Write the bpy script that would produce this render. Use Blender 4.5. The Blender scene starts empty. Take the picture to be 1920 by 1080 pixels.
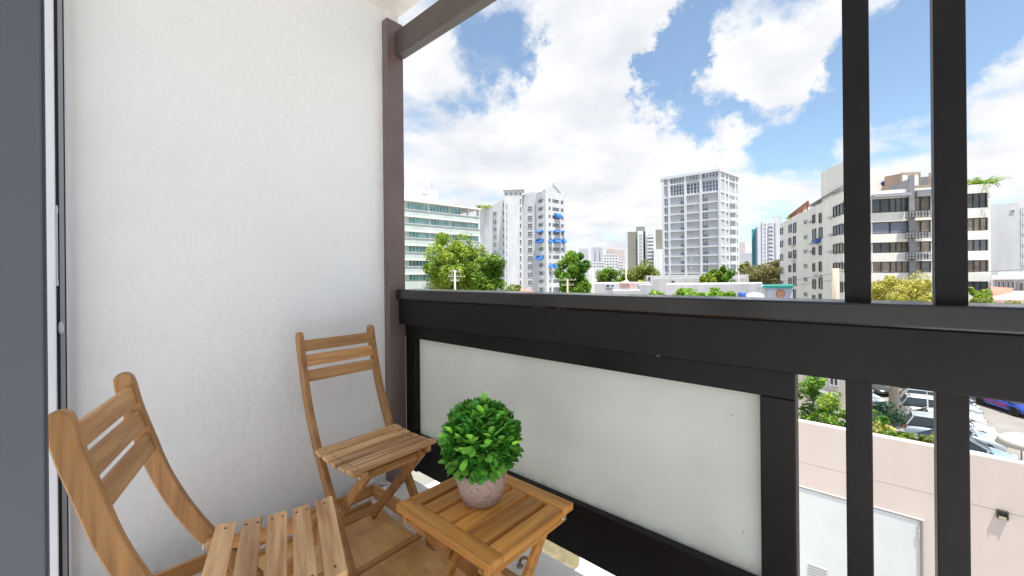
import bpy, math, random
import numpy as np
from mathutils import Vector, Matrix
random.seed(7)
rng = np.random.default_rng(7)
sc = bpy.context.scene
COL = sc.collection
R = math.radians
PI = math.pi

# ------------------------------------------------------------------ camera
FPX, YAW, ROLL, PX, PY, EYE = 765.1, 0.7319, -0.00958, 960.0, 516.3, 1.12
fwd = np.array([-math.sin(YAW), math.cos(YAW), 0.0])
rgt = np.array([math.cos(YAW), math.sin(YAW), 0.0])
upv = np.array([0, 0, 1.0])
rgt2 = rgt * math.cos(ROLL) + upv * math.sin(ROLL)
upv2 = -rgt * math.sin(ROLL) + upv * math.cos(ROLL)
CAM = np.array([0, 0, EYE])
cd = bpy.data.cameras.new('camera')
cam = bpy.data.objects.new('camera', cd)
COL.objects.link(cam)
cd.sensor_width = 36.0
cd.lens = FPX / 1920 * 36
cd.shift_y = -(540 - PY) / 1920
cd.clip_start = 0.02
cd.clip_end = 20000
cam.matrix_world = Matrix(((rgt2[0], upv2[0], -fwd[0], 0), (rgt2[1], upv2[1], -fwd[1], 0), (rgt2[2], upv2[2], -fwd[2], EYE), (0, 0, 0, 1)))
sc.camera = cam

def ray(u, v): return fwd + rgt2 * (u - PX) / FPX - upv2 * (v - PY) / FPX
def at(u, v, t): return CAM + ray(u, v) * t
def atz(u, v, z): d = ray(u, v); return CAM + d * (z - EYE) / d[2]
def aty(u, v, y): d = ray(u, v); return CAM + d * y / d[1]
def plan(u, t): p = at(u, 515, t); return (p[0], p[1])

# ------------------------------------------------------------------ light
SUN_EL, SUN_AZ = R(73), Vector((1.0, -0.50, 0)).normalized()
to_sun = Vector((SUN_AZ.x * math.cos(SUN_EL), SUN_AZ.y * math.cos(SUN_EL), math.sin(SUN_EL)))
sl = bpy.data.lights.new('sun', 'SUN')
sl.energy = 4.4; sl.angle = R(0.6); sl.color = (1.0, 0.95, 0.88)
so = bpy.data.objects.new('sun', sl); COL.objects.link(so)
so.rotation_euler = to_sun.to_track_quat('Z', 'Y').to_euler()
sc.view_settings.view_transform = 'Standard'
sc.view_settings.look = 'None'
sc.view_settings.exposure = 0.9
sc.view_settings.gamma = 1.0
sc.view_settings.use_curve_mapping = False
sc.cycles.max_bounces = 10
sc.cycles.diffuse_bounces = 6
sc.cycles.transparent_max_bounces = 24
sc.cycles.use_denoising = True
sc.cycles.sample_clamp_indirect = 8

w = bpy.data.worlds.new('World'); sc.world = w; w.use_nodes = True
nt = w.node_tree; nt.nodes.clear()
def N(t, **k):
    n = nt.nodes.new(t)
    for a, b in k.items(): setattr(n, a, b)
    return n
def L(a, b): nt.links.new(a, b)
def M(op, a, b=None, c=None):
    n = N('ShaderNodeMath', operation=op)
    for i, x in enumerate((a, b, c)):
        if x is None: continue
        if isinstance(x, (int, float)): n.inputs[i].default_value = x
        else: L(x, n.inputs[i])
    return n.outputs[0]
sky = N('ShaderNodeTexSky', sky_type='NISHITA')
sky.sun_disc = False; sky.sun_elevation = SUN_EL
sky.sun_rotation = math.atan2(SUN_AZ.x, SUN_AZ.y)
sky.air_density = 1.0; sky.dust_density = 0.6; sky.ozone_density = 1.5
tc = N('ShaderNodeTexCoord'); D = tc.outputs['Generated']
sx = N('ShaderNodeSeparateXYZ'); L(D, sx.inputs[0])
zz = M('ADD', M('MAXIMUM', sx.outputs[2], 0.0), 0.16)
pc = N('ShaderNodeCombineXYZ'); L(M('DIVIDE', sx.outputs[0], zz), pc.inputs[0]); L(M('DIVIDE', sx.outputs[1], zz), pc.inputs[1])
def noise(vec, scale, detail, rough, off=(0, 0, 0), dist=0.0):
    mp = N('ShaderNodeMapping'); L(vec, mp.inputs[0]); mp.inputs['Location'].default_value = off
    n = N('ShaderNodeTexNoise'); L(mp.outputs[0], n.inputs['Vector'])
    n.inputs['Scale'].default_value = scale; n.inputs['Detail'].default_value = detail
    n.inputs['Roughness'].default_value = rough; n.inputs['Distortion'].default_value = dist
    return n.outputs[0]
cov = noise(pc.outputs[0], 1.5, 10, 0.58, (3.1, 1.7, 0.4), 0.25)
wob = noise(D, 5.0, 4, 0.6)
wob3 = N('ShaderNodeTexNoise'); L(D, wob3.inputs['Vector']); wob3.inputs['Scale'].default_value = 7.0; wob3.inputs['Detail'].default_value = 9.0; wob3.inputs['Roughness'].default_value = 0.66
wv = N('ShaderNodeVectorMath', operation='MULTIPLY_ADD'); L(wob3.outputs['Color'], wv.inputs[0]); wv.inputs[1].default_value = (0.34,) * 3; wv.inputs[2].default_value = (-0.17,) * 3
dw = N('ShaderNodeVectorMath', operation='ADD'); L(D, dw.inputs[0]); L(wv.outputs[0], dw.inputs[1])
# bodies of cloud (positive) and open blue (negative): direction seen, angular size, weight
BLOBS = [(915, 115, 75, -.55), (860, 205, 40, -.35), (985, 110, 45, -.4), (1230, 150, 55, -.5), (1255, 90, 55, -.5), (1300, 40, 60, -.5),
         (1350, 215, 80, -.42), (1440, 245, 75, -.5), (1530, 235, 60, -.5), (1500, 275, 40, -.3), (1700, 190, 110, -.5), (1690, 70, 60, -.35),
         (1835, 50, 75, -.5), (1870, -40, 90, -.4), (1480, 10, 50, -.25), (1580, 170, 60, -.4), (1265, 130, 70, -.5), (1312, 212, 60, -.45),
         (1090, 130, 110, .35), (1130, 20, 130, .35), (1460, 110, 90, .42), (1380, 150, 60, .3), (980, 300, 220, .4), (1240, 320, 130, .35),
         (1890, 210, 90, .4), (820, 120, 45, .2), (1640, 330, 120, .35), (900, 200, 50, .15), (1650, 55, 40, .25)]
acc = M('ADD', M('MULTIPLY', M('SUBTRACT', cov, .5), 1.5), .51)
for u, v, rad, wt in BLOBS:
    d = Vector(ray(u, v)).normalized()
    ln = math.sqrt(1 + ((u - PX) / FPX) ** 2 + ((v - PY) / FPX) ** 2)
    n = N('ShaderNodeVectorMath', operation='DISTANCE'); L(dw.outputs[0], n.inputs[0]); n.inputs[1].default_value = d
    m = N('ShaderNodeMapRange', interpolation_type='SMOOTHERSTEP'); L(n.outputs['Value'], m.inputs[0])
    m.inputs[1].default_value = 0.0; m.inputs[2].default_value = rad * 1.7 / FPX / ln
    m.inputs[3].default_value = wt * 0.62; m.inputs[4].default_value = 0.0
    acc = M('ADD', acc, m.outputs[0])
mk = N('ShaderNodeMapRange', interpolation_type='SMOOTHSTEP'); L(acc, mk.inputs[0])
mk.inputs[1].default_value = 0.27; mk.inputs[2].default_value = 0.66; mk.inputs[3].default_value = 0.07
sh1 = noise(pc.outputs[0], 2.6, 8, 0.55, (1.3, 5.2, 0)); sh2 = noise(D, 4.0, 6, 0.6, (7, 1, 3))
shade = M('ADD', M('MULTIPLY', sh1, 0.55), M('MULTIPLY', sh2, 0.45))
cr = N('ShaderNodeValToRGB'); L(shade, cr.inputs[0])
e = cr.color_ramp.elements
e[0].position = 0.36; e[0].color = (0.74, 0.765, 0.81, 1)
e[1].position = 0.60; e[1].color = (0.98, 0.98, 1.0, 1)
c2 = cr.color_ramp.elements.new(0.49); c2.color = (0.89, 0.90, 0.925, 1)
cb = N('ShaderNodeVectorMath', operation='SCALE'); L(cr.outputs[0], cb.inputs[0]); cb.inputs['Scale'].default_value = 5.6
skb = N('ShaderNodeMix', data_type='RGBA', blend_type='MULTIPLY'); skb.inputs[0].default_value = 1.0
L(sky.outputs[0], skb.inputs[6]); skb.inputs[7].default_value = (1.0, 1.08, 1.05, 1)
mx = N('ShaderNodeMix', data_type='RGBA'); L(mk.outputs[0], mx.inputs[0]); L(skb.outputs[2], mx.inputs[6]); L(cb.outputs[0], mx.inputs[7])
bg = N('ShaderNodeBackground'); L(mx.outputs[2], bg.inputs[0]); bg.inputs[1].default_value = 0.105
wo = N('ShaderNodeOutputWorld'); L(bg.outputs[0], wo.inputs[0])

# ------------------------------------------------------------------ materials
MATS = {}
def mat(name, col, rough=0.7, col2=None, scale=4.0, detail=6, bump=0.0, bscale=None, stretch=None, metal=0.0, spec=0.5, isl=0.0, objr=0.0,
        trans=0.0, coord='Object', lo=0.35, hi=0.65, coat=0.0):
    if name in MATS: return MATS[name]
    m = bpy.data.materials.new(name); m.use_nodes = True
    t = m.node_tree; ns = t.nodes; b = ns['Principled BSDF']; lk = t.links.new
    b.inputs['Roughness'].default_value = rough; b.inputs['Metallic'].default_value = metal
    b.inputs['Specular IOR Level'].default_value = spec; b.inputs['Coat Weight'].default_value = coat
    b.inputs['Base Color'].default_value = (*col, 1)
    tcn = ns.new('ShaderNodeTexCoord'); mp = ns.new('ShaderNodeMapping'); lk(tcn.outputs[coord], mp.inputs[0])
    if stretch: mp.inputs['Scale'].default_value = stretch
    if objr:
        oi = ns.new('ShaderNodeObjectInfo'); ml = ns.new('ShaderNodeMath'); ml.operation = 'MULTIPLY'; lk(oi.outputs['Random'], ml.inputs[0]); ml.inputs[1].default_value = 37.0
        lk(ml.outputs[0], mp.inputs['Location'])
    out = None
    if col2 is not None:
        nz = ns.new('ShaderNodeTexNoise'); lk(mp.outputs[0], nz.inputs['Vector'])
        nz.inputs['Scale'].default_value = scale; nz.inputs['Detail'].default_value = detail; nz.inputs['Roughness'].default_value = 0.62
        cr = ns.new('ShaderNodeValToRGB'); lk(nz.outputs[0], cr.inputs[0])
        cr.color_ramp.elements[0].position = lo; cr.color_ramp.elements[0].color = (*col, 1)
        cr.color_ramp.elements[1].position = hi; cr.color_ramp.elements[1].color = (*col2, 1)
        out = cr.outputs[0]
    if isl or objr:
        hv = ns.new('ShaderNodeHueSaturation')
        if out: lk(out, hv.inputs['Color'])
        else: hv.inputs['Color'].default_value = (*col, 1)
        src = ns.new('ShaderNodeNewGeometry').outputs['Random Per Island'] if isl else oi.outputs['Random']
        k = isl or objr
        mr = ns.new('ShaderNodeMapRange'); lk(src, mr.inputs[0]); mr.inputs[3].default_value = 1 - k; mr.inputs[4].default_value = 1 + k
        lk(mr.outputs[0], hv.inputs['Value'])
        out = hv.outputs[0]
    if out: lk(out, b.inputs['Base Color'])
    if bump:
        n2 = ns.new('ShaderNodeTexNoise'); lk(mp.outputs[0], n2.inputs['Vector']); n2.inputs['Scale'].default_value = bscale or scale * 3
        n2.inputs['Detail'].default_value = 7
        bp = ns.new('ShaderNodeBump'); bp.inputs['Strength'].default_value = bump; bp.inputs['Distance'].default_value = 0.02
        lk(n2.outputs[0], bp.inputs['Height']); lk(bp.outputs[0], b.inputs['Normal'])
    if trans:
        tr = ns.new('ShaderNodeBsdfTranslucent'); ms = ns.new('ShaderNodeMixShader'); ms.inputs[0].default_value = trans
        if out: lk(out, tr.inputs[0])
        else: tr.inputs[0].default_value = (*col, 1)
        lk(b.outputs[0], ms.inputs[1]); lk(tr.outputs[0], ms.inputs[2]); lk(ms.outputs[0], ns['Material Output'].inputs[0])
    MATS[name] = m
    return m

brown = mat('dark_brown_paint', (.0048, .0034, .0034), .45, (.0078, .0055, .0052), 6, spec=.22, bump=.03, bscale=60)
brown2 = mat('brown_post_paint', (.125, .085, .082), .32, (.15, .108, .104), 5, bump=.08, bscale=50)
wallm = mat('white_plaster', (.76, .765, .775), .75, (.80, .805, .81), 1.6, bump=.22, bscale=34)
ceilm = mat('ceiling_plaster', (.78, .75, .70), .8, (.86, .84, .80), 9, bump=.4, bscale=60)
floorm = mat('white_floor_paint', (.66, .65, .63), .6, (.92, .92, .92), 3.5, bump=.25, bscale=30, lo=.28, hi=.45)
woodx = mat('teak_x', (.35, .165, .052), .45, (.60, .325, .125), 7, stretch=(.35, 6, 6), bump=.16, bscale=14, objr=.26)
woody = mat('teak_y', (.35, .165, .052), .45, (.60, .325, .125), 7, stretch=(6, .35, 6), bump=.16, bscale=14, objr=.26)
woodz = mat('teak_z', (.27, .122, .036), .45, (.50, .255, .092), 7, stretch=(5, 5, .4), bump=.14, bscale=14, objr=.22)
weatherx = mat('weathered_teak', (.36, .175, .06), .38, (.78, .49, .245), 5, stretch=(6, .4, 6), bump=.2, bscale=12, objr=.22)
tabx = mat('oiled_teak_x', (.36, .145, .028), .36, (.64, .30, .068), 6, stretch=(.3, 6, 6), bump=.1, bscale=14, objr=.22)
taby = mat('oiled_teak_y', (.36, .145, .028), .36, (.64, .30, .068), 6, stretch=(6, .3, 6), bump=.1, bscale=14, objr=.22)
trayw = mat('plywood', (.52, .255, .075), .32, (.82, .51, .22), 4, stretch=(1, 2.2, 1), bump=.1)
palep = mat('pale_batten', (.55, .47, .38), .6, (.78, .74, .68), 9)
screw = mat('dark_screw', (.03, .025, .02), .5)
metal = mat('dull_metal', (.45, .43, .38), .4, (.55, .52, .46), 30, metal=.9)
rust = mat('rusty_pipe', (.22, .12, .06), .7, (.40, .30, .20), 40)
alu = mat('white_aluminium', (.66, .68, .73), .4, (.72, .74, .78), 3)
greyd = mat('grey_door', (.055, .066, .077), .6, (.065, .077, .088), 2)
darkch = mat('dark_channel', (.03, .035, .045), .5)
pott = mat('concrete_pot', (.30, .185, .15), .85, (.50, .39, .34), 160, detail=9, bump=.5, bscale=120)
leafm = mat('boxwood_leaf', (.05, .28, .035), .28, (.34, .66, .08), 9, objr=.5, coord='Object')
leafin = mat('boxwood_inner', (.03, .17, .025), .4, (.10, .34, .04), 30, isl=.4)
# plaster: sparse lumps and old patches under the paint
t_ = wallm.node_tree; b_ = t_.nodes['Principled BSDF']; old = b_.inputs['Normal'].links[0].from_socket
tc_ = t_.nodes.new('ShaderNodeTexCoord'); n_ = t_.nodes.new('ShaderNodeTexNoise'); n_.inputs['Scale'].default_value = 11; n_.inputs['Detail'].default_value = 5; n_.inputs['Roughness'].default_value = .7
t_.links.new(tc_.outputs['Object'], n_.inputs['Vector']); r_ = t_.nodes.new('ShaderNodeValToRGB'); t_.links.new(n_.outputs[0], r_.inputs[0]); r_.color_ramp.elements[0].position = .60; r_.color_ramp.elements[1].position = .72
bp_ = t_.nodes.new('ShaderNodeBump'); bp_.inputs['Strength'].default_value = .28; bp_.inputs['Distance'].default_value = .006; t_.links.new(r_.outputs[0], bp_.inputs['Height']); t_.links.new(old, bp_.inputs['Normal']); t_.links.new(bp_.outputs[0], b_.inputs['Normal'])
# frosted panel
fg = bpy.data.materials.new('frosted_glass'); fg.use_nodes = True; MATS['frosted_glass'] = fg
t_ = fg.node_tree; b_ = t_.nodes['Principled BSDF']; b_.inputs['Roughness'].default_value = .45
n_ = t_.nodes.new('ShaderNodeTexNoise'); n_.inputs['Scale'].default_value = 2.2; n_.inputs['Detail'].default_value = 5
tc_ = t_.nodes.new('ShaderNodeTexCoord'); t_.links.new(tc_.outputs['Object'], n_.inputs[0])
r_ = t_.nodes.new('ShaderNodeValToRGB'); t_.links.new(n_.outputs[0], r_.inputs[0])
r_.color_ramp.elements[0].color = (.70, .70, .645, 1); r_.color_ramp.elements[0].position = .3
r_.color_ramp.elements[1].color = (.80, .815, .775, 1); r_.color_ramp.elements[1].position = .7
t_.links.new(r_.outputs[0], b_.inputs['Base Color'])
tl_ = t_.nodes.new('ShaderNodeBsdfTranslucent'); t_.links.new(r_.outputs[0], tl_.inputs[0])
ms_ = t_.nodes.new('ShaderNodeMixShader'); ms_.inputs[0].default_value = .5
t_.links.new(b_.outputs[0], ms_.inputs[1]); t_.links.new(tl_.outputs[0], ms_.inputs[2]); t_.links.new(ms_.outputs[0], t_.nodes['Material Output'].inputs[0])

# grime with a shape of its own: along the wall foot, and drips at the pane's edges
def grime(m_, col, axis, a0, a1, scale, lo, hi, amt):
    t = m_.node_tree; b = t.nodes['Principled BSDF']; src = b.inputs['Base Color'].links[0].from_socket; nn_ = t.nodes.new; lk = t.links.new
    g = nn_('ShaderNodeNewGeometry'); sp = nn_('ShaderNodeSeparateXYZ'); lk(g.outputs['Position'], sp.inputs[0])
    mr = nn_('ShaderNodeMapRange'); mr.interpolation_type = 'SMOOTHSTEP'; lk(sp.outputs[axis], mr.inputs[0]); mr.inputs[1].default_value = a0; mr.inputs[2].default_value = a1
    nz = nn_('ShaderNodeTexNoise'); lk(g.outputs['Position'], nz.inputs['Vector']); nz.inputs['Scale'].default_value = scale; nz.inputs['Detail'].default_value = 8; nz.inputs['Roughness'].default_value = .7
    m2 = nn_('ShaderNodeMapRange'); lk(nz.outputs[0], m2.inputs[0]); m2.inputs[1].default_value = lo; m2.inputs[2].default_value = hi; m2.inputs[4].default_value = amt
    mu = nn_('ShaderNodeMath'); mu.operation = 'MULTIPLY'; lk(mr.outputs[0], mu.inputs[0]); lk(m2.outputs[0], mu.inputs[1])
    mx_ = nn_('ShaderNodeMix'); mx_.data_type = 'RGBA'; lk(mu.outputs[0], mx_.inputs[0]); lk(src, mx_.inputs[6]); mx_.inputs[7].default_value = (*col, 1); lk(mx_.outputs[2], b.inputs['Base Color'])
grime(floorm, (.13, .125, .115), 0, -1.80, -1.99, 16, .46, .60, .85)
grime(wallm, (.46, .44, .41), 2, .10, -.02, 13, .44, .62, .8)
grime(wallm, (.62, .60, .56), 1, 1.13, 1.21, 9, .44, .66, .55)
grime(fg, (.50, .43, .34), 2, .50, .22, 4.5, .46, .70, .5)
grime(fg, (.30, .28, .25), 2, .31, .25, 24, .48, .62, .6)
bwhite = mat('building_white', (.55, .56, .585), .8, (.66, .67, .69), .5, stretch=(1, 1, .18))
bmint = mat('building_mint_white', (.48, .56, .545), .8, (.58, .64, .625), .5, stretch=(1, 1, .25))
bcream = mat('building_cream', (.74, .715, .655), .8, (.86, .835, .78), .5, stretch=(1, 1, .2))
bgrey = mat('building_grey_panel', (.47, .475, .50), .8, (.53, .535, .56), .25)
btrim = mat('building_pale_trim', (.62, .65, .69), .75, (.69, .72, .76), .4)
bolive = mat('building_olive', (.20, .205, .175), .85, (.235, .24, .21), .1)
blilac = mat('building_lilac', (.50, .53, .60), .85, (.58, .61, .67), .1)
bteal = mat('building_teal', (.07, .26, .29), .7, (.09, .31, .34), .1)
bfar = mat('building_far_grey', (.44, .46, .52), .85, (.52, .54, .60), .05)  # paler and greyer: distance haze put into the colour
bpink = mat('building_far_pink', (.50, .43, .42), .85, (.58, .50, .48), .05)  # pink likewise paled in the colour for distance haze
pinkw = mat('pale_pink_render', (.64, .54, .495), .8, (.70, .60, .555), .9, stretch=(1, 1, .3), bump=.1, bscale=20)
whitep = mat('white_panel_paint', (.66, .67, .68), .6, (.72, .73, .74), 1.0)
glassd = mat('window_glass_dark', (.05, .06, .07), .12, (.13, .14, .15), .6, spec=.8, objr=.6)
glassb = mat('window_glass_blue', (.07, .09, .16), .15, (.15, .18, .27), .8, spec=.8, objr=.5)
glasst = mat('window_glass_teal', (.06, .19, .20), .15, (.22, .43, .44), .5, spec=.8, objr=.35)
glassn = mat('window_curtain_tan', (.17, .135, .105), .25, (.30, .25, .20), 1.2, objr=.4)
spang = mat('spandrel_bluegrey', (.17, .19, .25), .6, (.21, .23, .29), 1)
frame_d = mat('window_frame_dark', (.04, .035, .035), .5)
frame_w = mat('window_frame_white', (.68, .69, .70), .5)
awn = mat('blue_awning', (.02, .13, .42), .6, (.04, .18, .50), 3)
tealroof = mat('teal_roof_edge', (.02, .22, .20), .6)
redroof = mat('red_roof_tile', (.42, .14, .09), .8, (.55, .25, .18), 3)
pinkroof = mat('faded_pink_roof', (.52, .30, .27), .8, (.66, .46, .42), 2)
tanpanel = mat('tan_panel', (.34, .25, .19), .8, (.44, .35, .28), 1.5, stretch=(8, 8, .5))
greymet = mat('grey_metal_sheet', (.20, .20, .22), .5, (.27, .27, .29), 1)
cagem = mat('dark_cage_metal', (.05, .05, .055), .5)
polem = mat('pale_pole_wood', (.36, .31, .25), .85, (.48, .43, .36), 3, stretch=(1, 1, .2))
polew = mat('pale_pole_concrete', (.42, .41, .37), .85)
wirem = mat('cable_black', (.05, .05, .05), .6)
barkm = mat('tree_bark', (.13, .095, .065), .9, (.24, .185, .13), 6, stretch=(1, 1, .3), bump=.4)
barkd = mat('dark_bark', (.06, .045, .035), .9, (.12, .09, .07), 6)
asph = mat('asphalt', (.22, .205, .19), .9, (.28, .265, .25), .5, bump=.2, bscale=8)
grnd = mat('city_ground', (.20, .20, .17), .95, (.34, .33, .30), .03)
concm = mat('pale_concrete', (.55, .54, .52), .85, (.66, .65, .63), .4)
lawnm = mat('dry_lawn', (.10, .10, .045), .95, (.20, .16, .10), 2.5, bump=.5, bscale=9)
def folm(n, a, b, isl=.38, scale=.35, tr=.32): return mat(n, a, .6, b, scale, detail=3, isl=isl, trans=tr, lo=.38, hi=.62)
fol_g = folm('foliage_green', (.085, .20, .018), (.26, .41, .04))
fol_b = folm('foliage_bright', (.075, .20, .018), (.25, .43, .04))
fol_y = folm('foliage_yellow', (.30, .31, .05), (.56, .52, .11))
fol_o = folm('foliage_olive', (.15, .20, .035), (.31, .36, .07))
fol_br = folm('foliage_brownish', (.15, .135, .05), (.26, .25, .085))
fol_m = folm('foliage_mixed', (.13, .245, .022), (.37, .47, .05))
fol_d = folm('foliage_blue_green', (.03, .09, .045), (.09, .17, .09))

# ------------------------------------------------------------------ mesh building
ORG = {}
class MB:
    def __init__(s): s.v = []; s.f = []; s.mi = []
    def add(s, vs, fs, mi=0):
        o = len(s.v); s.v += [tuple(p) for p in vs]; s.f += [tuple(i + o for i in f) for f in fs]; s.mi += [mi] * len(fs); return s
    def box(s, x0, x1, y0, y1, z0, z1, mi=0):
        return s.add([(x0, y0, z0), (x1, y0, z0), (x1, y1, z0), (x0, y1, z0), (x0, y0, z1), (x1, y0, z1), (x1, y1, z1), (x0, y1, z1)],
                     [(0, 3, 2, 1), (4, 5, 6, 7), (0, 1, 5, 4), (1, 2, 6, 5), (2, 3, 7, 6), (3, 0, 4, 7)], mi)
    def prism(s, pts, z0, z1, mi=0):
        n = len(pts); a = sum(pts[i][0] * pts[(i + 1) % n][1] - pts[(i + 1) % n][0] * pts[i][1] for i in range(n))
        if a < 0: pts = pts[::-1]
        zt = z1 if isinstance(z1, (list, tuple)) else [z1] * n
        if a < 0 and isinstance(z1, (list, tuple)): zt = zt[::-1]
        return s.add([(p[0], p[1], z0) for p in pts] + [(p[0], p[1], zt[i]) for i, p in enumerate(pts)],
                     [tuple(range(n - 1, -1, -1)), tuple(range(n, 2 * n))] + [(i, (i + 1) % n, n + (i + 1) % n, n + i) for i in range(n)], mi)
    def tube(s, path, rad, n=8, cap=True, mi=0):
        rad = rad if isinstance(rad, (list, tuple)) else [rad] * len(path)
        P = [Vector(p) for p in path]; vs = []; fs = []
        ref = Vector((0, 0, 1)) if abs((P[-1] - P[0]).normalized().z) < .9 else Vector((1, 0, 0))
        for i, p in enumerate(P):
            d = (P[min(i + 1, len(P) - 1)] - P[max(i - 1, 0)]).normalized()
            a = d.cross(ref).normalized(); b = d.cross(a)
            for k in range(n):
                th = 2 * PI * k / n; vs.append(p + (a * math.cos(th) + b * math.sin(th)) * rad[i])
        for i in range(len(P) - 1):
            for k in range(n):
                fs.append((i * n + k, i * n + (k + 1) % n, (i + 1) * n + (k + 1) % n, (i + 1) * n + k))
        if cap: fs += [tuple(range(n - 1, -1, -1)), tuple((len(P) - 1) * n + k for k in range(n))]
        return s.add(vs, fs, mi)
    def lathe(s, prof, n=32, c=(0, 0), mi=0):
        vs = []; fs = []
        for r, z in prof:
            for k in range(n):
                th = 2 * PI * k / n; vs.append((c[0] + r * math.cos(th), c[1] + r * math.sin(th), z))
        for i in range(len(prof) - 1):
            for k in range(n): fs.append((i * n + k, i * n + (k + 1) % n, (i + 1) * n + (k + 1) % n, (i + 1) * n + k))
        fs += [tuple(range(n - 1, -1, -1)), tuple((len(prof) - 1) * n + k for k in range(n))]
        return s.add(vs, fs, mi)
    def mesh(s, name, mats, smooth=False, org=(0, 0, 0)):
        me = bpy.data.meshes.new(name)
        me.from_pydata([(p[0] - org[0], p[1] - org[1], p[2] - org[2]) for p in s.v], [], s.f)
        for m in (mats if isinstance(mats, (list, tuple)) else [mats]): me.materials.append(m)
        me.polygons.foreach_set('material_index', s.mi)
        if smooth: me.polygons.foreach_set('use_smooth', [True] * len(s.f))
        me.update(); return me
    def build(s, name, mats, parent=None, smooth=False, bevel=0, org=None):
        if parent is not None: org = ORG[parent]
        elif org is None:
            a = np.array(s.v); org = (float(a[:, 0].mean()), float(a[:, 1].mean()), float(a[:, 2].min()))
        ob = bpy.data.objects.new(name, s.mesh(name, mats, smooth, org)); COL.objects.link(ob)
        if parent is not None: ob.parent = parent
        else: ob.location = org
        ORG[ob] = org
        if bevel: bev(ob, bevel)
        return ob
def bev(ob, wd, seg=2):
    m = ob.modifiers.new('bevel', 'BEVEL'); m.width = wd; m.segments = seg; m.limit_method = 'ANGLE'; m.angle_limit = R(35)
def smoothm(me):
    me.polygons.foreach_set('use_smooth', [True] * len(me.polygons))
def empty(name, loc, rz=0.0):
    o = bpy.data.objects.new(name, None); COL.objects.link(o); o.location = loc; o.rotation_euler = (0, 0, rz); o.empty_display_size = .1
    ORG[o] = tuple(loc) if rz == 0 else (0, 0, 0)
    return o
def tag(o, label=None, cat=None, group=None, kind=None):
    if label: o['label'] = label
    if cat: o['category'] = cat
    if group: o['group'] = group
    if kind: o['kind'] = kind
    return o
def struct(o, label=None): return tag(o, label, None, None, 'structure')
def child(name, me, parent, loc=(0, 0, 0), rot=(0, 0, 0)):
    o = bpy.data.objects.new(name, me); COL.objects.link(o); o.parent = parent; o.location = loc; o.rotation_euler = rot
    ORG[o] = (0, 0, 0)
    return o
def copy_tree(o, parent=None):
    c = o.copy(); COL.objects.link(c); c.parent = parent; ORG[c] = ORG.get(o, (0, 0, 0))
    for ch in o.children: copy_tree(ch, c)
    return c
def bar_mesh(name, mats, p0, p1, wd, th, side=(0, 1, 0)):
    """straight wooden bar between two points: wd in the plane across, th along side"""
    p0 = Vector(p0); p1 = Vector(p1); d = (p1 - p0).normalized(); sd = Vector(side).normalized(); a = d.cross(sd).normalized()
    vs = []
    for p in (p0, p1):
        for i, j in ((-1, -1), (1, -1), (1, 1), (-1, 1)): vs.append(p + a * wd / 2 * i + sd * th / 2 * j)
    return MB().add(vs, [(0, 1, 2, 3), (7, 6, 5, 4), (0, 4, 5, 1), (1, 5, 6, 2), (2, 6, 7, 3), (3, 7, 4, 0)])

# ================================================================== THE BALCONY
WX = -2.025          # inner face of the white wall
G = -10.0            # street level
struct(MB().box(WX - .25, WX, -.02, 1.302, -.3, 2.62).build('wall_left', wallm), 'white rough plaster balcony side wall')
struct(MB().box(WX - .25, .80, -.40, 1.303, 2.592, 2.85).build('ceiling', ceilm), 'off white plaster balcony ceiling')  # unseen back and right edges cut short to let light in
struct(MB().box(WX - .25, 5.0, -5.0, 1.303, -.25, 0).build('floor', floorm), 'white painted concrete balcony floor')  # extended out of view behind and right, a sunlit slab bouncing light inside

rl = empty('balcony_railing', (-1.0, 1.3, 0)); tag(rl, 'dark brown balcony railing with wide handrail and frosted panel', 'railing')
MB().box(WX + .002, WX + .054, 1.199, 1.300, 0, 2.525).build('post', brown2, rl, bevel=.003)
MB().box(-1.968, 3.1, 1.250, 1.303, 2.333, 2.467).build('top_beam', mat('brown_beam_paint', (.060, .050, .045), .45, (.085, .070, .062), 5, bump=.12, bscale=30), rl, bevel=.003)
MB().box(-1.968, 3.1, 1.236, 1.375, .996, 1.049).build('handrail_cap', mat('satin_cap_paint', (.008, .0058, .0058), .22, (.012, .009, .009), 7, bump=.015, bscale=40, spec=.55), rl, bevel=.006)
MB().box(-1.966, 3.1, 1.253, 1.362, .861, .9955).build('rail_beam', brown, rl, bevel=.004)
pf = MB().box(-1.9755, -.166, 1.300, 1.356, .781, .858).box(-1.9755, -1.884, 1.3005, 1.356, .05, .7808).box(-.248, -.166, 1.300, 1.356, .05, .7808)
pf.build('panel_frame', brown, rl, bevel=.003)
MB().box(-1.8835, -.2485, 1.302, 1.354, .06, .248).box(-1.8835, -.2485, 1.290, 1.322, .2485, .262).build('kick_board', brown, rl, bevel=.002)
gp = MB().box(-1.883, -.249, 1.330, 1.340, .20, .7805).build('frosted_pane', fg, rl)
for k, (x, z, a) in enumerate(((-1.842, .67, .5), (-.33, .70, .1), (-.30, .36, 1.4))):
    s = MB(); s.tube([(x, 1.3292, z), (x + .008 * math.cos(a), 1.3292, z + .010 * math.sin(a))], .0011, 5)
    s.build('scuff_mark', mat('scuff_grey', (.28, .27, .25), .8), gp)
for k in range(6):
    x0 = -.0625 + k * .1545
    MB().box(x0, x0 + .049, 1.284, 1.352, -.18, 2.3325).build('baluster', brown, rl, bevel=.002)

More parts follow.
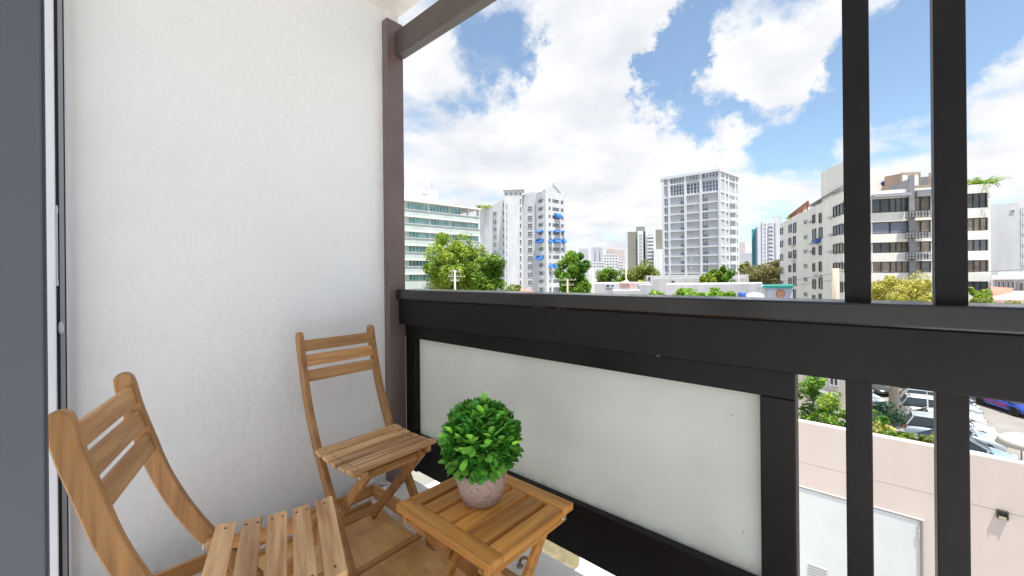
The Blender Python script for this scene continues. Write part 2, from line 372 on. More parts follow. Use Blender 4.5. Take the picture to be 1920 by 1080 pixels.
chipm = mat('paint_chip', (.11, .105, .10), .8)
for x, z, l in ((-1.02, .9945, .012), (-1.0, .9945, .02), (-.965, .9945, .008), (-.90, .9945, .014), (-.87, .9945, .006), (-1.52, .93, .004), (-1.36, .864, .010), (-1.27, .864, .006), (-.52, .864, .012), (.02, 1.02, .004), (-1.62, .864, .008)):
    m = MB(); m.box(x, x + l, 1.2525 if z < .99 else 1.2505, 1.2535, z - .0016, z + .0014); m.build('paint_chip', chipm, rl)
# door frame fixed to the wall end, and the open grey door leaf close to the lens
df = empty('door_frame', (-1.97, -.06, 0)); tag(df, 'white aluminium sliding door frame at the end of plaster wall', 'door frame')
MB().box(WX + .001, -1.925, -.14, -.0035, 0, 2.59).build('jamb', alu, df, bevel=.003)
MB().box(WX + .001, -1.985, -.0035, .0045, 0, 2.59).build('channel', darkch, df)
MB().box(WX + .001, -1.972, .0045, .0150, 0, 2.59).build('track_strip', mat('grey_aluminium', (.36, .38, .42), .4), df)
MB().box(WX + .001, -1.982, .0150, .0185, 0, 2.59).build('gasket', darkch, df)
MB().box(WX + .001, -1.976, .0185, .0235, 0, 2.59).build('outer_lip', alu, df)
MB().box(-1.984, -1.966, -.0034, .0010, 1.10, 1.36).box(-1.984, -1.960, -.0034, .002, 1.10, 1.12).box(-1.984, -1.960, -.0034, .002, 1.335, 1.355).build('pull_handle', alu, df, bevel=.001)
kb = MB(); kb.lathe([(.012, 0), (.016, .006), (.016, .018), (.010, .026)], 16)
kb.v = [(-1.972 + p[2] * .7, .006 + p[0] * .4, .965 + p[1] * 1.3) for p in kb.v]
kb.build('latch_knob', alu, df, smooth=True)
dl = empty('sliding_door', (-.64, -.4, 0)); tag(dl, 'dark grey sliding door edge close by, left of the white frame', 'door')
MB().box(-.66, -.62, -.45, -.0092, 0, 2.58).build('door_leaf', greyd, dl, bevel=.002)
MB().box(-.658, -.622, -.0091, -.0076, 0, 2.58).build('edge_seal', mat('navy_seal', (.02, .022, .045), .6), dl)

# the low wooden tray the chairs stand on
tr = empty('wooden_tray', (-1.2, .55, 0)); tag(tr, 'low wooden plywood tray with raised board edges on the balcony floor', 'tray')
tx0, tx1, ty0, ty1 = -1.872, -.40, .10, 1.035
MB().box(tx0, tx1, ty0, ty1, .002, .016).build('base_board', trayw, tr)
MB().box(tx0 - .018, tx0, ty0, ty1 + .018, .001, .088).build('side_board', woody, tr, bevel=.002)
MB().box(tx0 + .0005, tx1, ty1, ty1 + .018, .001, .088).build('side_board', woodx, tr, bevel=.002)
MB().box(tx0 - .018, tx1, ty0 - .018, ty0 - .0005, .001, .088).build('side_board', woodx, tr, bevel=.002)
MB().box(tx0 + .001, tx0 + .024, ty0, ty1 - .001, .0165, .036).build('batten', palep, tr, bevel=.002)
MB().box(tx0 + .0245, tx0 + .040, ty0, ty1 - .026, .0165, .031).build('batten', woody, tr, bevel=.002)
MB().box(tx0 + .0245, tx1, ty1 - .025, ty1 - .001, .0165, .032).build('batten', palep, tr, bevel=.002)
hk = MB(); hk.tube([(-1.034, 1.181, 0), (-1.034, 1.181, .020), (-1.030, 1.186, .030), (-1.020, 1.196, .033), (-1.012, 1.204, .027)], .0065, 10)
hk.tube([(-1.034, 1.181, 0), (-1.034, 1.181, .004)], .013, 10)
tag(hk.build('pipe_stub', rust, smooth=True), 'small bent rusty pipe stub on the white floor beside the table', 'pipe')

# ---- folding chair
def upright_mesh():
    ctrl = [(-.172, .868), (-.158, .80), (-.135, .72), (-.105, .62), (-.062, .52), (-.012, .43), (.045, .345), (.112, .25), (.19, .135), (.285, 0)]
    P = []
    for i in range(len(ctrl) - 1):
        a = ctrl[max(i - 1, 0)]; b = ctrl[i]; c = ctrl[i + 1]; d = ctrl[min(i + 2, len(ctrl) - 1)]
        for q in range(4):
            t = q / 4
            P.append(tuple(.5 * (2 * b[k] + (c[k] - a[k]) * t + (2 * a[k] - 5 * b[k] + 4 * c[k] - d[k]) * t * t + (3 * b[k] - a[k] - 3 * c[k] + d[k]) * t ** 3) for k in (0, 1)))
    P.append(ctrl[-1])
    m = MB(); vs = []; n = len(P); hw = .0205; th = .011
    for i, p in enumerate(P):
        q0 = P[max(i - 1, 0)]; q1 = P[min(i + 1, n - 1)]; dx, dz = q1[0] - q0[0], q1[1] - q0[1]; l = math.hypot(dx, dz); nx, nz = -dz / l, dx / l
        if i == n - 1: nx, nz = 1.18, 0
        h = hw * (.93 if i == 0 else 1)
        for sg, yy in ((-1, -th), (1, -th), (1, th), (-1, th)): vs.append((p[0] + nx * h * sg, yy, p[1] + nz * h * sg))
    fs = []
    for i in range(n - 1):
        for k in range(4): fs.append((i * 4 + k, (i + 1) * 4 + k, (i + 1) * 4 + (k + 1) % 4, i * 4 + (k + 1) % 4))
    fs.append(tuple((n - 1) * 4 + k for k in (0, 1, 2, 3)))
    m.add(vs, fs)
    # rounded head
    p = P[0]; q = P[1]; d = Vector((p[0] - q[0], 0, p[1] - q[1])).normalized(); a = Vector((d.z, 0, -d.x)); arc = []
    for k in range(9):
        th_ = PI * k / 8; arc.append(Vector((p[0], 0, p[1])) + a * (.0205 * .93) * math.cos(th_) + d * .019 * math.sin(th_))
    vs2 = [(v.x, -th, v.z) for v in arc] + [(v.x, th, v.z) for v in arc]
    m.add(vs2, [tuple(range(9)), tuple(range(17, 8, -1))] + [(k + 1, k, 9 + k, 10 + k) for k in range(8)])
    return m
def make_chair():
    t = empty('folding_chair', (0, 0, 0)); hw = .163
    um = upright_mesh().mesh('upright', woodz)
    for s in (-1, 1):
        o = child('upright', um, t, (0, s * hw, 0)); bev(o, .004, 2)
    bs = MB().box(-.0075, .0075, -.152, .152, -.0240, .0240).mesh('back_slat', woody)
    for x, z, a in ((-.161, .828, -.20), (-.147, .766, -.27), (-.129, .704, -.32)):
        bev(child('back_slat', bs, t, (x + .004, 0, z), (0, a, 0)), .003)
    ss = MB().box(-.0240, .0240, -.183, .183, -.007, .007).mesh('seat_slat', weatherx)
    sw = MB(); sw.lathe([(.0034, .0002), (.0034, .0012), (.002, .0016)], 8); swm = sw.mesh('screw', screw)
    for i in range(5):
        x = .0305 + i * .0612; c = (x - .153) / .14; z = .4235 + .010 * c * c; a = -2 * .010 * c / .14
        o = child('seat_slat', ss, t, (x, 0, z), (0, a, 0)); bev(o, .0025)
        for yy in (-.152, .152):
            for xx in ((-.013, .013) if 0 < i < 4 else (0.0,)):
                child('screw', swm, o, (xx, yy, .0068))
    for s in (-1, 1):
        m = MB(); vs = []; n = 12
        for i in range(n + 1):
            x = -.008 + .312 * i / n; c = (x - .153) / .14; z = .4155 + .010 * c * c; hh = .030 if i not in (0, n) else .02
            vs += [(x, -.010, z - hh), (x, .010, z - hh), (x, .010, z), (x, -.010, z)]
        fs = [(0, 1, 2, 3), tuple(n * 4 + k for k in (3, 2, 1, 0))]
        for i in range(n):
            for k in range(4): fs.append((i * 4 + k, (i + 1) * 4 + k, (i + 1) * 4 + (k + 1) % 4, i * 4 + (k + 1) % 4))
        m.add(vs, fs); o = child('seat_rail', m.mesh('seat_rail', woodx), t, (0, s * .138, 0)); bev(o, .002)
        pv = MB(); pv.lathe([(.008, 0), (.008, .003), (.004, .006)], 14)
        o2 = child('pivot_bolt', pv.mesh('pivot_bolt', metal, True), t, (.285, s * .148, .405), (-s * PI / 2, 0, 0))
        lg = bar_mesh('leg', woodz, (.287, 0, .412), (-.088, 0, .012), .036, .020)
        lgo = child('leg', lg.mesh('leg', woodz), t, (0, s * .116, 0)); bev(lgo, .004)
        br = MB(); br.tube([(-.012, 0, 0), (.012, 0, 0)], .011, 14); br.box(0, .05, -.003, .003, -.009, .009)
        bo = child('hinge_plate', MB().box(-.004, .052, -.0012, .0012, -.009, .009).mesh('hinge_plate', metal), t, (-.014, s * .1505, .405), (0, .1, 0)); bev(bo, .004)
        pb = MB(); pb.lathe([(.007, 0), (.007, .003), (.003, .005)], 12)
        child('pivot_bolt', pb.mesh('pivot_bolt', metal, True), t, (.100, s * .127, .214), (-s * PI / 2, 0, 0))
    bev(child('foot_stretcher', MB().box(-.008, .008, -.152, .152, -.019, .019).mesh('foot_stretcher', woody), t, (.248, 0, .048), (0, .62, 0)), .003)
    bev(child('leg_stretcher', MB().box(-.008, .008, -.106, .106, -.017, .017).mesh('leg_stretcher', woody), t, (-.030, 0, .075), (0, -.75, 0)), .003)
    bev(child('seat_stretcher', MB().box(-.010, .010, -.106, .106, -.014, .014).mesh('seat_stretcher', woody), t, (.262, 0, .392)), .003)
    return t
c2 = make_chair(); c2.location = (-1.645, .845, .016); c2.rotation_euler = (0, 0, R(1.4))
tag(c2, 'weathered wooden folding chair standing in the corner by the railing post', 'chair', 'wooden folding chairs')
c1 = copy_tree(c2); c1.location = (-1.178, .217, .016); c1.rotation_euler = (0, 0, R(70.8))
tag(c1, 'wooden folding chair nearest the door frame with its back to it', 'chair', 'wooden folding chairs')
for c in (c1, c2): c.scale = (1, 1, .985)

# ---- folding side table
TZ = .42; ax0, ax1, ay0, ay1 = -1.111, -.703, .690, 1.055
tb = empty('side_table', ((ax0 + ax1) / 2, (ay0 + ay1) / 2, 0)); tag(tb, 'small slatted orange brown folding wooden table holding the plant', 'table')
bm = MB().box(-.204, .204, -.0265, .0265, -.011, .011).mesh('end_board', tabx)
cx, cy = (ax0 + ax1) / 2, (ay0 + ay1) / 2
for yy in (ay0 + .0265, ay1 - .0265): bev(child('end_board', bm, tb, (0, yy - cy, TZ - .011)), .003)
ln = (ay1 - ay0 - .109) / 2
sm = MB().box(-.0275, .0275, -ln, ln, -.010, .010).mesh('top_slat', taby)
for i in range(6): bev(child('top_slat', sm, tb, (-.204 + .0275 + i * (.408 - .055) / 5, 0, TZ - .0112)), .0025)
for s in (-1, 1):
    bev(child('apron', MB().box(-.009, .009, -.17, .17, -.016, .016).mesh('apron', taby), tb, (s * .178, 0, TZ - .0385)), .003)
    for q, off in ((1, 0.0), (-1, -.0215)):
        m = bar_mesh('leg', None, (0, -q * .158, .385), (0, q * .150, .010), .034, .019, (1, 0, 0))
        bev(child('leg', m.mesh('leg', woodz if q > 0 else tabx), tb, (s * (.158 + off), 0, 0)), .004)
    b = MB(); b.lathe([(.008, 0), (.008, .003), (.003, .006)], 14); bmn = b.mesh('pivot_bolt', metal, True)
    child('pivot_bolt', bmn, tb, (s * .168, .003, .198), (0, s * PI / 2, 0))
    child('pivot_bolt', bmn, tb, (s * .188, .150, TZ - .04), (0, s * PI / 2, 0))
bev(child('leg_stretcher', MB().box(-.146, .146, -.008, .008, -.016, .016).mesh('leg_stretcher', tabx), tb, (0, .118, .05)), .003)
bev(child('leg_stretcher', MB().box(-.125, .125, -.008, .008, -.016, .016).mesh('leg_stretcher', tabx), tb, (0, -.125, .052)), .003)

# ---- potted plant on the table
pp = atz(903, 938, TZ); PXX, PYY = float(pp[0]), float(pp[1])
pl = empty('potted_plant', (PXX, PYY, TZ + .001)); tag(pl, 'round bright green artificial shrub in a speckled stone pot on the table', 'plant')
pot = MB(); pot.lathe([(.050, 0), (.058, .006), (.070, .035), (.079, .072), (.082, .098), (.079, .103), (.072, .101), (.068, .085), (.0, .085)], 40)
child('pot', pot.mesh('pot', pott, True), pl)
BR = .108; BC = Vector((0, 0, .188))
def leaf_mesh():
    m = MB(); prof = [(0, .0015), (.3, .0070), (.60, .0125), (.85, .0092), (1, .0008)]; Ln = .042; vs = []
    for i, (t, hw) in enumerate(prof):
        x = t * Ln; z = .006 * t * t - .002 * t
        vs += [(x, -hw, z + .0042 * (hw / .0115)), (x, 0, z), (x, hw, z + .0042 * (hw / .0115))]
    fs = []
    for i in range(4):
        for k in range(2): fs.append((i * 3 + k, (i + 1) * 3 + k, (i + 1) * 3 + k + 1, i * 3 + k + 1))
    return m.add(vs, fs)
LM = leaf_mesh(); lmesh = LM.mesh('leaf', leafm, True)
def leaf_rot(d, roll):
    d = d.normalized(); a = d.cross(Vector((0, 0, 1)))
    if a.length < 1e-3: a = Vector((1, 0, 0))
    a.normalize(); b = a.cross(d)
    # outer face of the leaf looks outward/up
    return Matrix((d, a, b)).transposed() @ Matrix.Rotation(roll, 3, 'X')
ga = PI * (3 - math.sqrt(5)); nC = 66; cl = []
for i in range(nC):
    z = 1 - 1.62 * (i + .5) / nC; r = math.sqrt(max(0, 1 - z * z)); cl.append(Vector((r * math.cos(ga * i), r * math.sin(ga * i), z)))
toc = Vector((-PXX, -PYY, EYE - TZ - .19)).normalized()
cl.sort(key=lambda c: -c.dot(toc))
nleaf = 0; inner = MB()
def put_leaf(base, d, sc_, roll, part):
    global nleaf
    m = leaf_rot(d, roll)
    if part:
        o = child('leaf', lmesh, pl, base, m.to_euler()); o.scale = (sc_,) * 3; nleaf += 1
    else:
        inner.add([base + (m @ Vector(v)) * sc_ for v in LM.v], LM.f)
for ci, c in enumerate(cl):
    a = c.cross(Vector((0, 0, 1)) if abs(c.z) < .95 else Vector((1, 0, 0))).normalized(); b = c.cross(a); ph = random.random() * 6
    rr = BR * random.uniform(.80, 1.09)
    for k in range(6):
        th = ph + 2 * PI * k / 6 + random.uniform(-.25, .25); spr = random.uniform(.55, 1.15)
        d = (c + (a * math.cos(th) + b * math.sin(th)) * spr + Vector((0, 0, .12))).normalized()
        base = BC + c * (rr - .012) + (a * math.cos(th) + b * math.sin(th)) * .004
        put_leaf(base, d, random.uniform(.82, 1.12), random.uniform(-.4, .4), nleaf < 296)
for k in range(1300):
    c = Vector(rng.normal(size=3)).normalized()
    if c.z < -.75: continue
    d = (c + Vector(rng.normal(size=3)) * .55).normalized()
    put_leaf(BC + c * BR * random.uniform(.55, .90), d, random.uniform(.8, 1.1), random.uniform(-1, 1), False)
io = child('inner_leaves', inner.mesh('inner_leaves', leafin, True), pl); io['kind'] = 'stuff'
st = MB(); st.tube([(0, 0, .08), (0, 0, .17)], .008, 8); child('stem', st.mesh('stem', barkd), pl)

# ================================================================== THE CITY
def flat(pts, z, name, m): return MB().add([(p[0], p[1], z) for p in pts], [tuple(range(len(pts)))]).build(name, m)
struct(flat([(-6000, -3000), (6000, -3000), (6000, 9000), (-6000, 9000)], G, 'ground', grnd), 'flat city ground reaching the horizon')
struct(flat([(-2, 22), (40, 22), (40, 70), (-2, 62)], G + .004, 'road', asph), 'pale asphalt of the car park and street')
struct(flat([(-18, 3), (-2.4, 3), (-2.4, 17), (-18, 17)], G + .006, 'pavement', concm), 'sunlit pale concrete yard below the balcony')
gpa = [atz(u, v, G)[:2] for u, v in ((985, 1000), (1040, 1003), (1085, 1062), (1062, 1085), (1000, 1050))]
tag(flat([gpa[0] + np.array([-1.2, .4]), gpa[1] + np.array([.6, 1.4]), gpa[2], gpa[3] + np.array([0, -.6]), gpa[4] + np.array([-1.2, -1])], G + .010, 'lawn', lawnm),
    'dry brown green lawn patch below the balcony edge', 'lawn', None, 'stuff')

class Face:
    """vertical facade plane through two plan points"""
    def __init__(s, A, B):
        s.A = np.array(A, float); s.B = np.array(B, float); d = s.B - s.A; s.len = float(np.hypot(*d)); s.d = d / s.len
        s.n = np.array([s.d[1], -s.d[0]])
        if s.n @ (-s.A) < 0: s.n = -s.n
        s.rz = math.atan2(s.d[1], s.d[0])
    def hit(s, u, v):
        r = ray(u, v); t = (s.n @ (s.A - CAM[:2])) / (s.n @ r[:2]); p = CAM + r * t
        return float((p[:2] - s.A) @ s.d), float(p[2])
    def rect(s, u0, v0, u1, v1):
        m = (v0 + v1) / 2; a = s.hit(u0, m)[0]; b = s.hit(u1, m)[0]; um = (u0 + u1) / 2
        return a, b, s.hit(um, v1)[1], s.hit(um, v0)[1]
    def P(s, a, z, out=0.0):
        p = s.A + s.d * a + s.n * out; return (float(p[0]), float(p[1]), z)
    def slab(s, mb, a, b, z0, z1, o0, o1, mi=0):
        pts = [s.P(a, 0, o0)[:2], s.P(b, 0, o0)[:2], s.P(b, 0, o1)[:2], s.P(a, 0, o1)[:2]]
        return mb.prism(pts, z0, z1, mi)
WC = {}
def win(face, root, u0, v0, u1, v1, glass=None, frm=None, nx=1, nz=1, name='window', out=.02, fw=.07, rect=None, dep=.10):
    glass = glass or glassd; frm = frm or frame_w
    a, b, z0, z1 = rect or face.rect(u0, v0, u1, v1)
    W_, H_ = round(abs(b - a), 1) or .1, round(z1 - z0, 1) or .1
    key = (W_, H_, glass.name, frm.name, nx, nz, fw, dep)
    if key not in WC:
        m = MB().box(-W_ / 2, W_ / 2, -.015, .02, -H_ / 2, H_ / 2, 0)
        for i in range(nx + 1):
            x = -W_ / 2 + W_ * i / nx; m.box(x - fw / 2, x + fw / 2, -dep, -.0155, -H_ / 2, H_ / 2, 1)
        for j in range(nz + 1):
            z = -H_ / 2 + H_ * j / nz; m.box(-W_ / 2, W_ / 2, -dep + .006, -.0158, z - fw / 2, z + fw / 2, 1)
        WC[key] = m.mesh('window', [glass, frm])
    p = face.P((a + b) / 2, (z0 + z1) / 2, out); o = ORG[root]
    rz = face.rz
    if np.dot([math.sin(rz), -math.cos(rz)], face.n) < 0: rz += PI
    return child(name, WC[key], root, (p[0] - o[0], p[1] - o[1], p[2] - o[2]), (0, 0, rz))
def ztop(u, v, t): return float(at(u, v, t)[2])
def back(pts, dist):
    """push plan points straight away from the balcony"""
    out = []
    for p in pts:
        v = np.array(p); l = np.hypot(*v); out.append(tuple(v * (1 + dist / l)))
    return out

# ---- 1 building with teal ribbon windows
A, B = plan(735, 83), plan(900, 97.8); f1 = Face(A, B); zt = ztop(759, 373.5, 85.1)
b1 = empty('office_building', (A[0], A[1], G)); tag(b1, 'pale mint office block with long teal ribbon windows left of the white tower', 'building')
m = MB(); m.prism([f1.P(0, 0, -.45)[:2], f1.P(f1.len, 0, -.45)[:2], f1.P(f1.len, 0, -14)[:2], f1.P(0, 0, -14)[:2]], G, zt - 3.0); m.build('core_wall', bmint, b1)
m = MB(); f1.slab(m, -.3, f1.len + .3, zt - .35, zt, -14, .35); m.build('roof_slab', bcream, b1)
m = MB(); s0 = f1.hit(866, 385)[0]; f1.slab(m, 0, s0, zt - 3.0, zt - .35, -14, -.45); m.build('top_floor_wall', bmint, b1)
for u in (878.5, 897.5):
    a = f1.hit(u, 390)[0]; m = MB(); f1.slab(m, a - .2, a + .2, zt - 3.0, zt - .35, -.6, -.1); m.build('pillar', bwhite, b1)
rows = [(379.5, 393.5), (406.5, 419.5), (434, 446), (460.5, 473), (488, 500), (514.5, 527)]
prev = None
for k, (v0, v1) in enumerate(rows):
    z1 = f1.hit(772, v0)[1]; z0 = f1.hit(772, v1)[1]
    if prev is not None:
        m = MB(); f1.slab(m, 0, f1.len, z1 + .12, prev - .05, -.44, 0); m.build('spandrel_band', bmint, b1)
        m = MB(); f1.slab(m, -.05, f1.len + .05, prev - .05, prev + .10, -.44, .12); m.build('sill_ledge', bwhite, b1)
        m = MB(); f1.slab(m, -.05, f1.len + .05, z1 - .05, z1 + .12, -.44, .22); m.build('window_hood', bcream, b1)
    prev = z0
    segs = [(765, 866)] if k == 0 else [(767.5, 805), (809, 843), (848, 878.5), (882, 898)]
    if k == 0: segs = [(765, 803), (807.5, 843), (847, 865.5)]
    for u0, u1 in segs:
        a, b = f1.hit(u0, 400)[0], f1.hit(u1, 400)[0]
        win(f1, b1, 0, 0, 0, 0, glasst, frame_w, max(3, int((b - a) / .75)), 1, rect=(a, b, z0 + .1, z1), out=-.40, fw=.07)
m = MB(); f1.slab(m, 0, f1.len, G, prev - .05, -.44, 0); m.build('spandrel_band', bmint, b1)
fp = Face(plan(745, 92), plan(822, 97)); m = MB(); zp = ztop(822, 357, 97); f1p = fp
m.prism([fp.P(0, 0, 0)[:2], fp.P(fp.len, 0, 0)[:2], fp.P(fp.len, 0, -6)[:2], fp.P(0, 0, -6)[:2]], zt, [ztop(760, 352, 93), zp, zp, ztop(760, 352, 93)]); m.build('penthouse', bwhite, b1)
win(fp, b1, 791, 363, 800, 365.5, greymet, frame_w, 1, 1, name='vent_slot')
m = MB(); p = fp.P(fp.len * .93, 0, -2); m.tube([(p[0], p[1], zp), (p[0], p[1], zp + 2.3)], .05, 6); m.build('aerial_mast', greymet, b1)

# ---- 2 white apartment tower with blue awnings
zt2 = lambda u, v, t=155: ztop(u, v, t)
b2 = empty('apartment_tower', (*plan(960, 150), G)); tag(b2, 'white apartment tower with blue window awnings and a pointed gable frame', 'building')
fa = Face(plan(901, 163), plan(947, 154)); fb = Face(plan(946.5, 150), plan(980.5, 149)); fc = Face(plan(979, 154), plan(1007, 151))
fd = Face(plan(1006.5, 150), plan(1023, 146)); fe = Face(plan(1023, 146), plan(1060, 153))
pa = [plan(901, 163), plan(936, 156), plan(936, 180), plan(901, 185)]
MB().prism(pa, G, zt2(903, 392, 162)).build('low_wing_wall', bwhite, b2)
pa2 = [plan(924, 158.2), plan(947, 154), plan(947, 176), plan(924, 180)]
MB().prism(pa2, G, [zt2(924, 385, 158), zt2(946, 372.5, 154), zt2(946, 372.5, 154), zt2(924, 385, 158)]).build('sloped_wing_wall', bwhite, b2)
MB().prism([plan(946.5, 150), plan(980.5, 149), plan(979, 168), plan(947.5, 170)], G, zt2(963, 357, 150)).build('stair_tower_wall', bwhite, b2)
m = MB(); fb.slab(m, -.5, fb.len + .5, zt2(963, 357, 150), zt2(963, 355.8, 150), -6, .5); m.build('stair_tower_coping', bwhite, b2)
MB().prism([plan(979, 154), plan(1007, 151), plan(1007, 172), plan(979, 175)], G, [zt2(981, 366, 154), zt2(1007, 358.5, 151), zt2(1007, 358.5, 151), zt2(981, 366, 154)]).build('middle_wing_wall', bwhite, b2)
zc = zt2(1023, 358, 147)
ci_ = [fd.P(0, 0, -1.3)[:2], (np.array(fd.P(fd.len, 0, -1.3)[:2]) * .5 + np.array(fe.P(0, 0, -1.3)[:2]) * .5), fe.P(fe.len - .6, 0, -1.3)[:2], plan(1057, 172), plan(1008, 172)]
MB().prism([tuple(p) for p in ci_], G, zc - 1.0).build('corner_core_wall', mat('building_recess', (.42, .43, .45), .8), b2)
pitch = 15.3
for k in range(12):
    v = 361.5 + k * pitch
    m = MB()
    for fce in (fd, fe):
        z1 = fce.hit((1006 + 1040) / 2, v + (3.2 if k == 0 else 1.2))[1]; z0 = z1 - (1.6 if k else 1.2)
        if k == 0: z1 = zc
        fce.slab(m, 0, fce.len, z0, z1, -1.4, 0)
    m.build('balcony_parapet', bwhite, b2)
for fce, us in ((fd, (1007.5, 1022)), (fe, (1024.5, 1034.5, 1050.5, 1058.5))):
    for u in us:
        a = fce.hit(u, 430)[0]; m = MB(); fce.slab(m, a - .45, a + .45, G, zc - .01, -1.4, .03); m.build('corner_pier', bwhite, b2)
for k in range(11):
    v = 361.5 + k * pitch
    for fce, u0, u1 in ((fd, 1011, 1019), (fe, 1026, 1033), (fe, 1036, 1049), (fe, 1052, 1057.5)):
        if k < 2 and fce is fd: continue
        win(fce, b2, u0, v + 5, u1, v + 13.5, glassd, frame_w, 2, 1, out=-1.25, fw=.15)
for v in (401, 416.5, 430.4, 445, 459.3, 473.5, 487.3, 502, 516): win(fa, b2, 925.3, v - 4, 932.2, v + 4, glassd, frame_w, 2, 2, fw=.12, out=.25 if v > 400 else 0)
for k in range(10): win(fa, b2, 943.4, 381 + 14.6 * k, 946, 388.5 + 14.6 * k, glassd, frame_w, 1, 1, fw=.1)
for k in range(11): win(fb, b2, 949, 386.5 + 14.7 * k - 4, 951.2, 386.5 + 14.7 * k + 5, mat('window_glass_pale', (.2, .21, .23), .3), frame_w, 1, 2, fw=.1)
for u in (949.5, 958.5, 967.3, 976): win(fb, b2, u - 1.7, 361.5, u + 1.7, 365.8, glassd, frame_w, 1, 1, fw=.1)
for k in range(11): win(fb, b2, 974.6, 373 + 15.3 * k, 977.8, 381 + 15.3 * k, glassd, frame_w, 1, 2, fw=.1)
for v in (391, 408.5, 423.3, 438.5, 454, 469, 484.4, 499.6, 515, 530): win(fc, b2, 990, v - 4.3, 998.3, v + 4.3, glassd, frame_w, 2, 2, fw=.13)
def awning(fce, u0, u1, v0, v1, dome=False):
    a, b, z0, z1 = fce.rect(u0, v0, u1, v1); m = MB(); pr = []
    n = 7
    for i in range(n + 1):
        th = PI / 2 * i / n; pr.append((1.5 * math.sin(th) if dome else 1.1 * (i / n), z1 - (z1 - z0) * (1 - math.cos(th) if dome else .12 * i / n + .88 * (i / n) ** 1.3)))
    vs = []
    for o, z in pr: vs += [fce.P(a, z, o + .04), fce.P(b, z, o + .04)]
    vs += [fce.P(a, z0, .04), fce.P(b, z0, .04)]; k = len(vs)
    fs = [(2 * i, 2 * i + 1, 2 * i + 3, 2 * i + 2) for i in range(n + 1)]
    fs += [tuple([2 * i for i in range(n + 2)]), tuple([2 * i + 1 for i in range(n + 1, -1, -1)]), (0, k - 2, k - 1, 1)]
    m.add(vs, fs).build('awning', awn, b2)
awning(fe, 1039, 1049, 400, 409, True)
for fce, u0, u1 in ((fd, 1007, 1018), (fe, 1026, 1033), (fe, 1038, 1050), (fe, 1053, 1057)): awning(fce, u0, u1, 432, 435.5)
for fce, u0, u1 in ((fd, 1006.5, 1018.5), (fe, 1026, 1034.5), (fe, 1038, 1051), (fe, 1053.5, 1059)): awning(fce, u0, u1, 447.5, 455)
awning(fd, 1007, 1019, 479, 487)
for fce, u0, u1 in ((fe, 1026.5, 1035.5), (fe, 1038, 1046)): awning(fce, u0, u1, 495, 502)
# gable frame on the roof
m = MB(); ap = [fe.hit(1024, 356)[0], fe.hit(1040, 342)[0], fe.hit(1057.5, 364)[0]]
pz = [fe.hit(1024, 356.5)[1], fe.hit(1040, 342)[1], fe.hit(1057.5, 362.5)[1]]
for i in (0, 1):
    p0 = Vector(fe.P(ap[i], pz[i], -1)); p1 = Vector(fe.P(ap[i + 1], pz[i + 1], -1)); q = bar_mesh('x', None, p0, p1, 1.0, 1.2, (*fe.n, 0)); m.add(q.v, q.f)
m.build('gable_frame', bwhite, b2)
pk = MB(); p0 = Vector(fe.P(ap[0], pz[0], -1)); p1 = Vector(fe.P(ap[1], pz[1], -1)); p2 = Vector(fe.P(fe.len * .2, pz[0], -7)); pk.add([p0, p1, p2, Vector(fe.P(fe.len * .45, pz[1], -7))], [(0, 1, 3, 2)]).build('gable_roof', bwhite, b2)

# ---- 3 grey tower
A, B = plan(1243, 151.5), plan(1351, 139); f3 = Face(A, B); fs3 = Face(plan(1351, 139), plan(1384.5, 148.5))
b3 = empty('grey_tower', (*plan(1300, 145), G)); tag(b3, 'tall grey panelled apartment tower with pale grid of pilasters, in the centre', 'building')
zt3 = f3.hit(1300, 326.5)[1]
core = [f3.P(0, 0, -.5)[:2], f3.P(f3.len, 0, -.5)[:2], fs3.P(fs3.len, 0, -.5)[:2], plan(1375, 168), plan(1253, 172)]
MB().prism([tuple(p) for p in core], G, zt3 - .4).build('core_wall', bgrey, b3)
m = MB(); cp = [f3.P(-.6, 0, .3)[:2], f3.P(f3.len + .3, 0, .5)[:2], fs3.P(fs3.len + .4, 0, .5)[:2], plan(1377, 170), plan(1251, 174)]
m.prism([tuple(p) for p in cp], zt3 - .4, zt3 + .55).build('roof_parapet', btrim, b3)
pf_ = Face(plan(1285, 150), plan(1337, 143)); m = MB()
m.prism([plan(1285, 150), plan(1322, 145), plan(1322, 158), plan(1285, 160)], zt3, ztop(1300, 319, 148)).build('plant_room', btrim, b3)
MB().prism([plan(1310, 147), plan(1336, 144), plan(1336, 152), plan(1310, 155)], zt3, ztop(1325, 309.5, 145)).build('lift_housing', btrim, b3)
MB().prism([plan(1341, 145), plan(1348, 144), plan(1348, 148), plan(1341, 149)], zt3, ztop(1345, 310.5, 145)).build('water_tank', btrim, b3)
pil = [1243.8, 1255, 1285.3, 1314.5, 1349.3]
for u in pil:
    a = f3.hit(u, 420)[0]; m = MB(); f3.slab(m, a - .38, a + .38, G, zt3 - .41, -.49, .18); m.build('pilaster', btrim, b3)
lv = [f3.hit(1258, v)[1] for v in (346.5, 370, 387, 403, 418, 434, 449.5, 465.4, 481, 496.7, 512.5, 528)]
for z in lv:
    m = MB(); f3.slab(m, -.1, f3.len + .1, z - .22, z + .22, -.48, .06); m.build('floor_band', btrim, b3)
    m = MB(); fs3.slab(m, .1, fs3.len + .2, z - .22, z + .22, -.48, .06); m.build('floor_band', btrim, b3)
def wz(u0, u1, z0, z1, g=glassb, nx=1, nz=1, fce=f3, fr=frame_w, out=-.46):
    a, b = fce.hit(u0, 430)[0], fce.hit(u1, 430)[0]; return win(fce, b3, 0, 0, 0, 0, g, fr, nx, nz, rect=(a, b, z0, z1), out=out, fw=.13)
zr = zt3 - .9
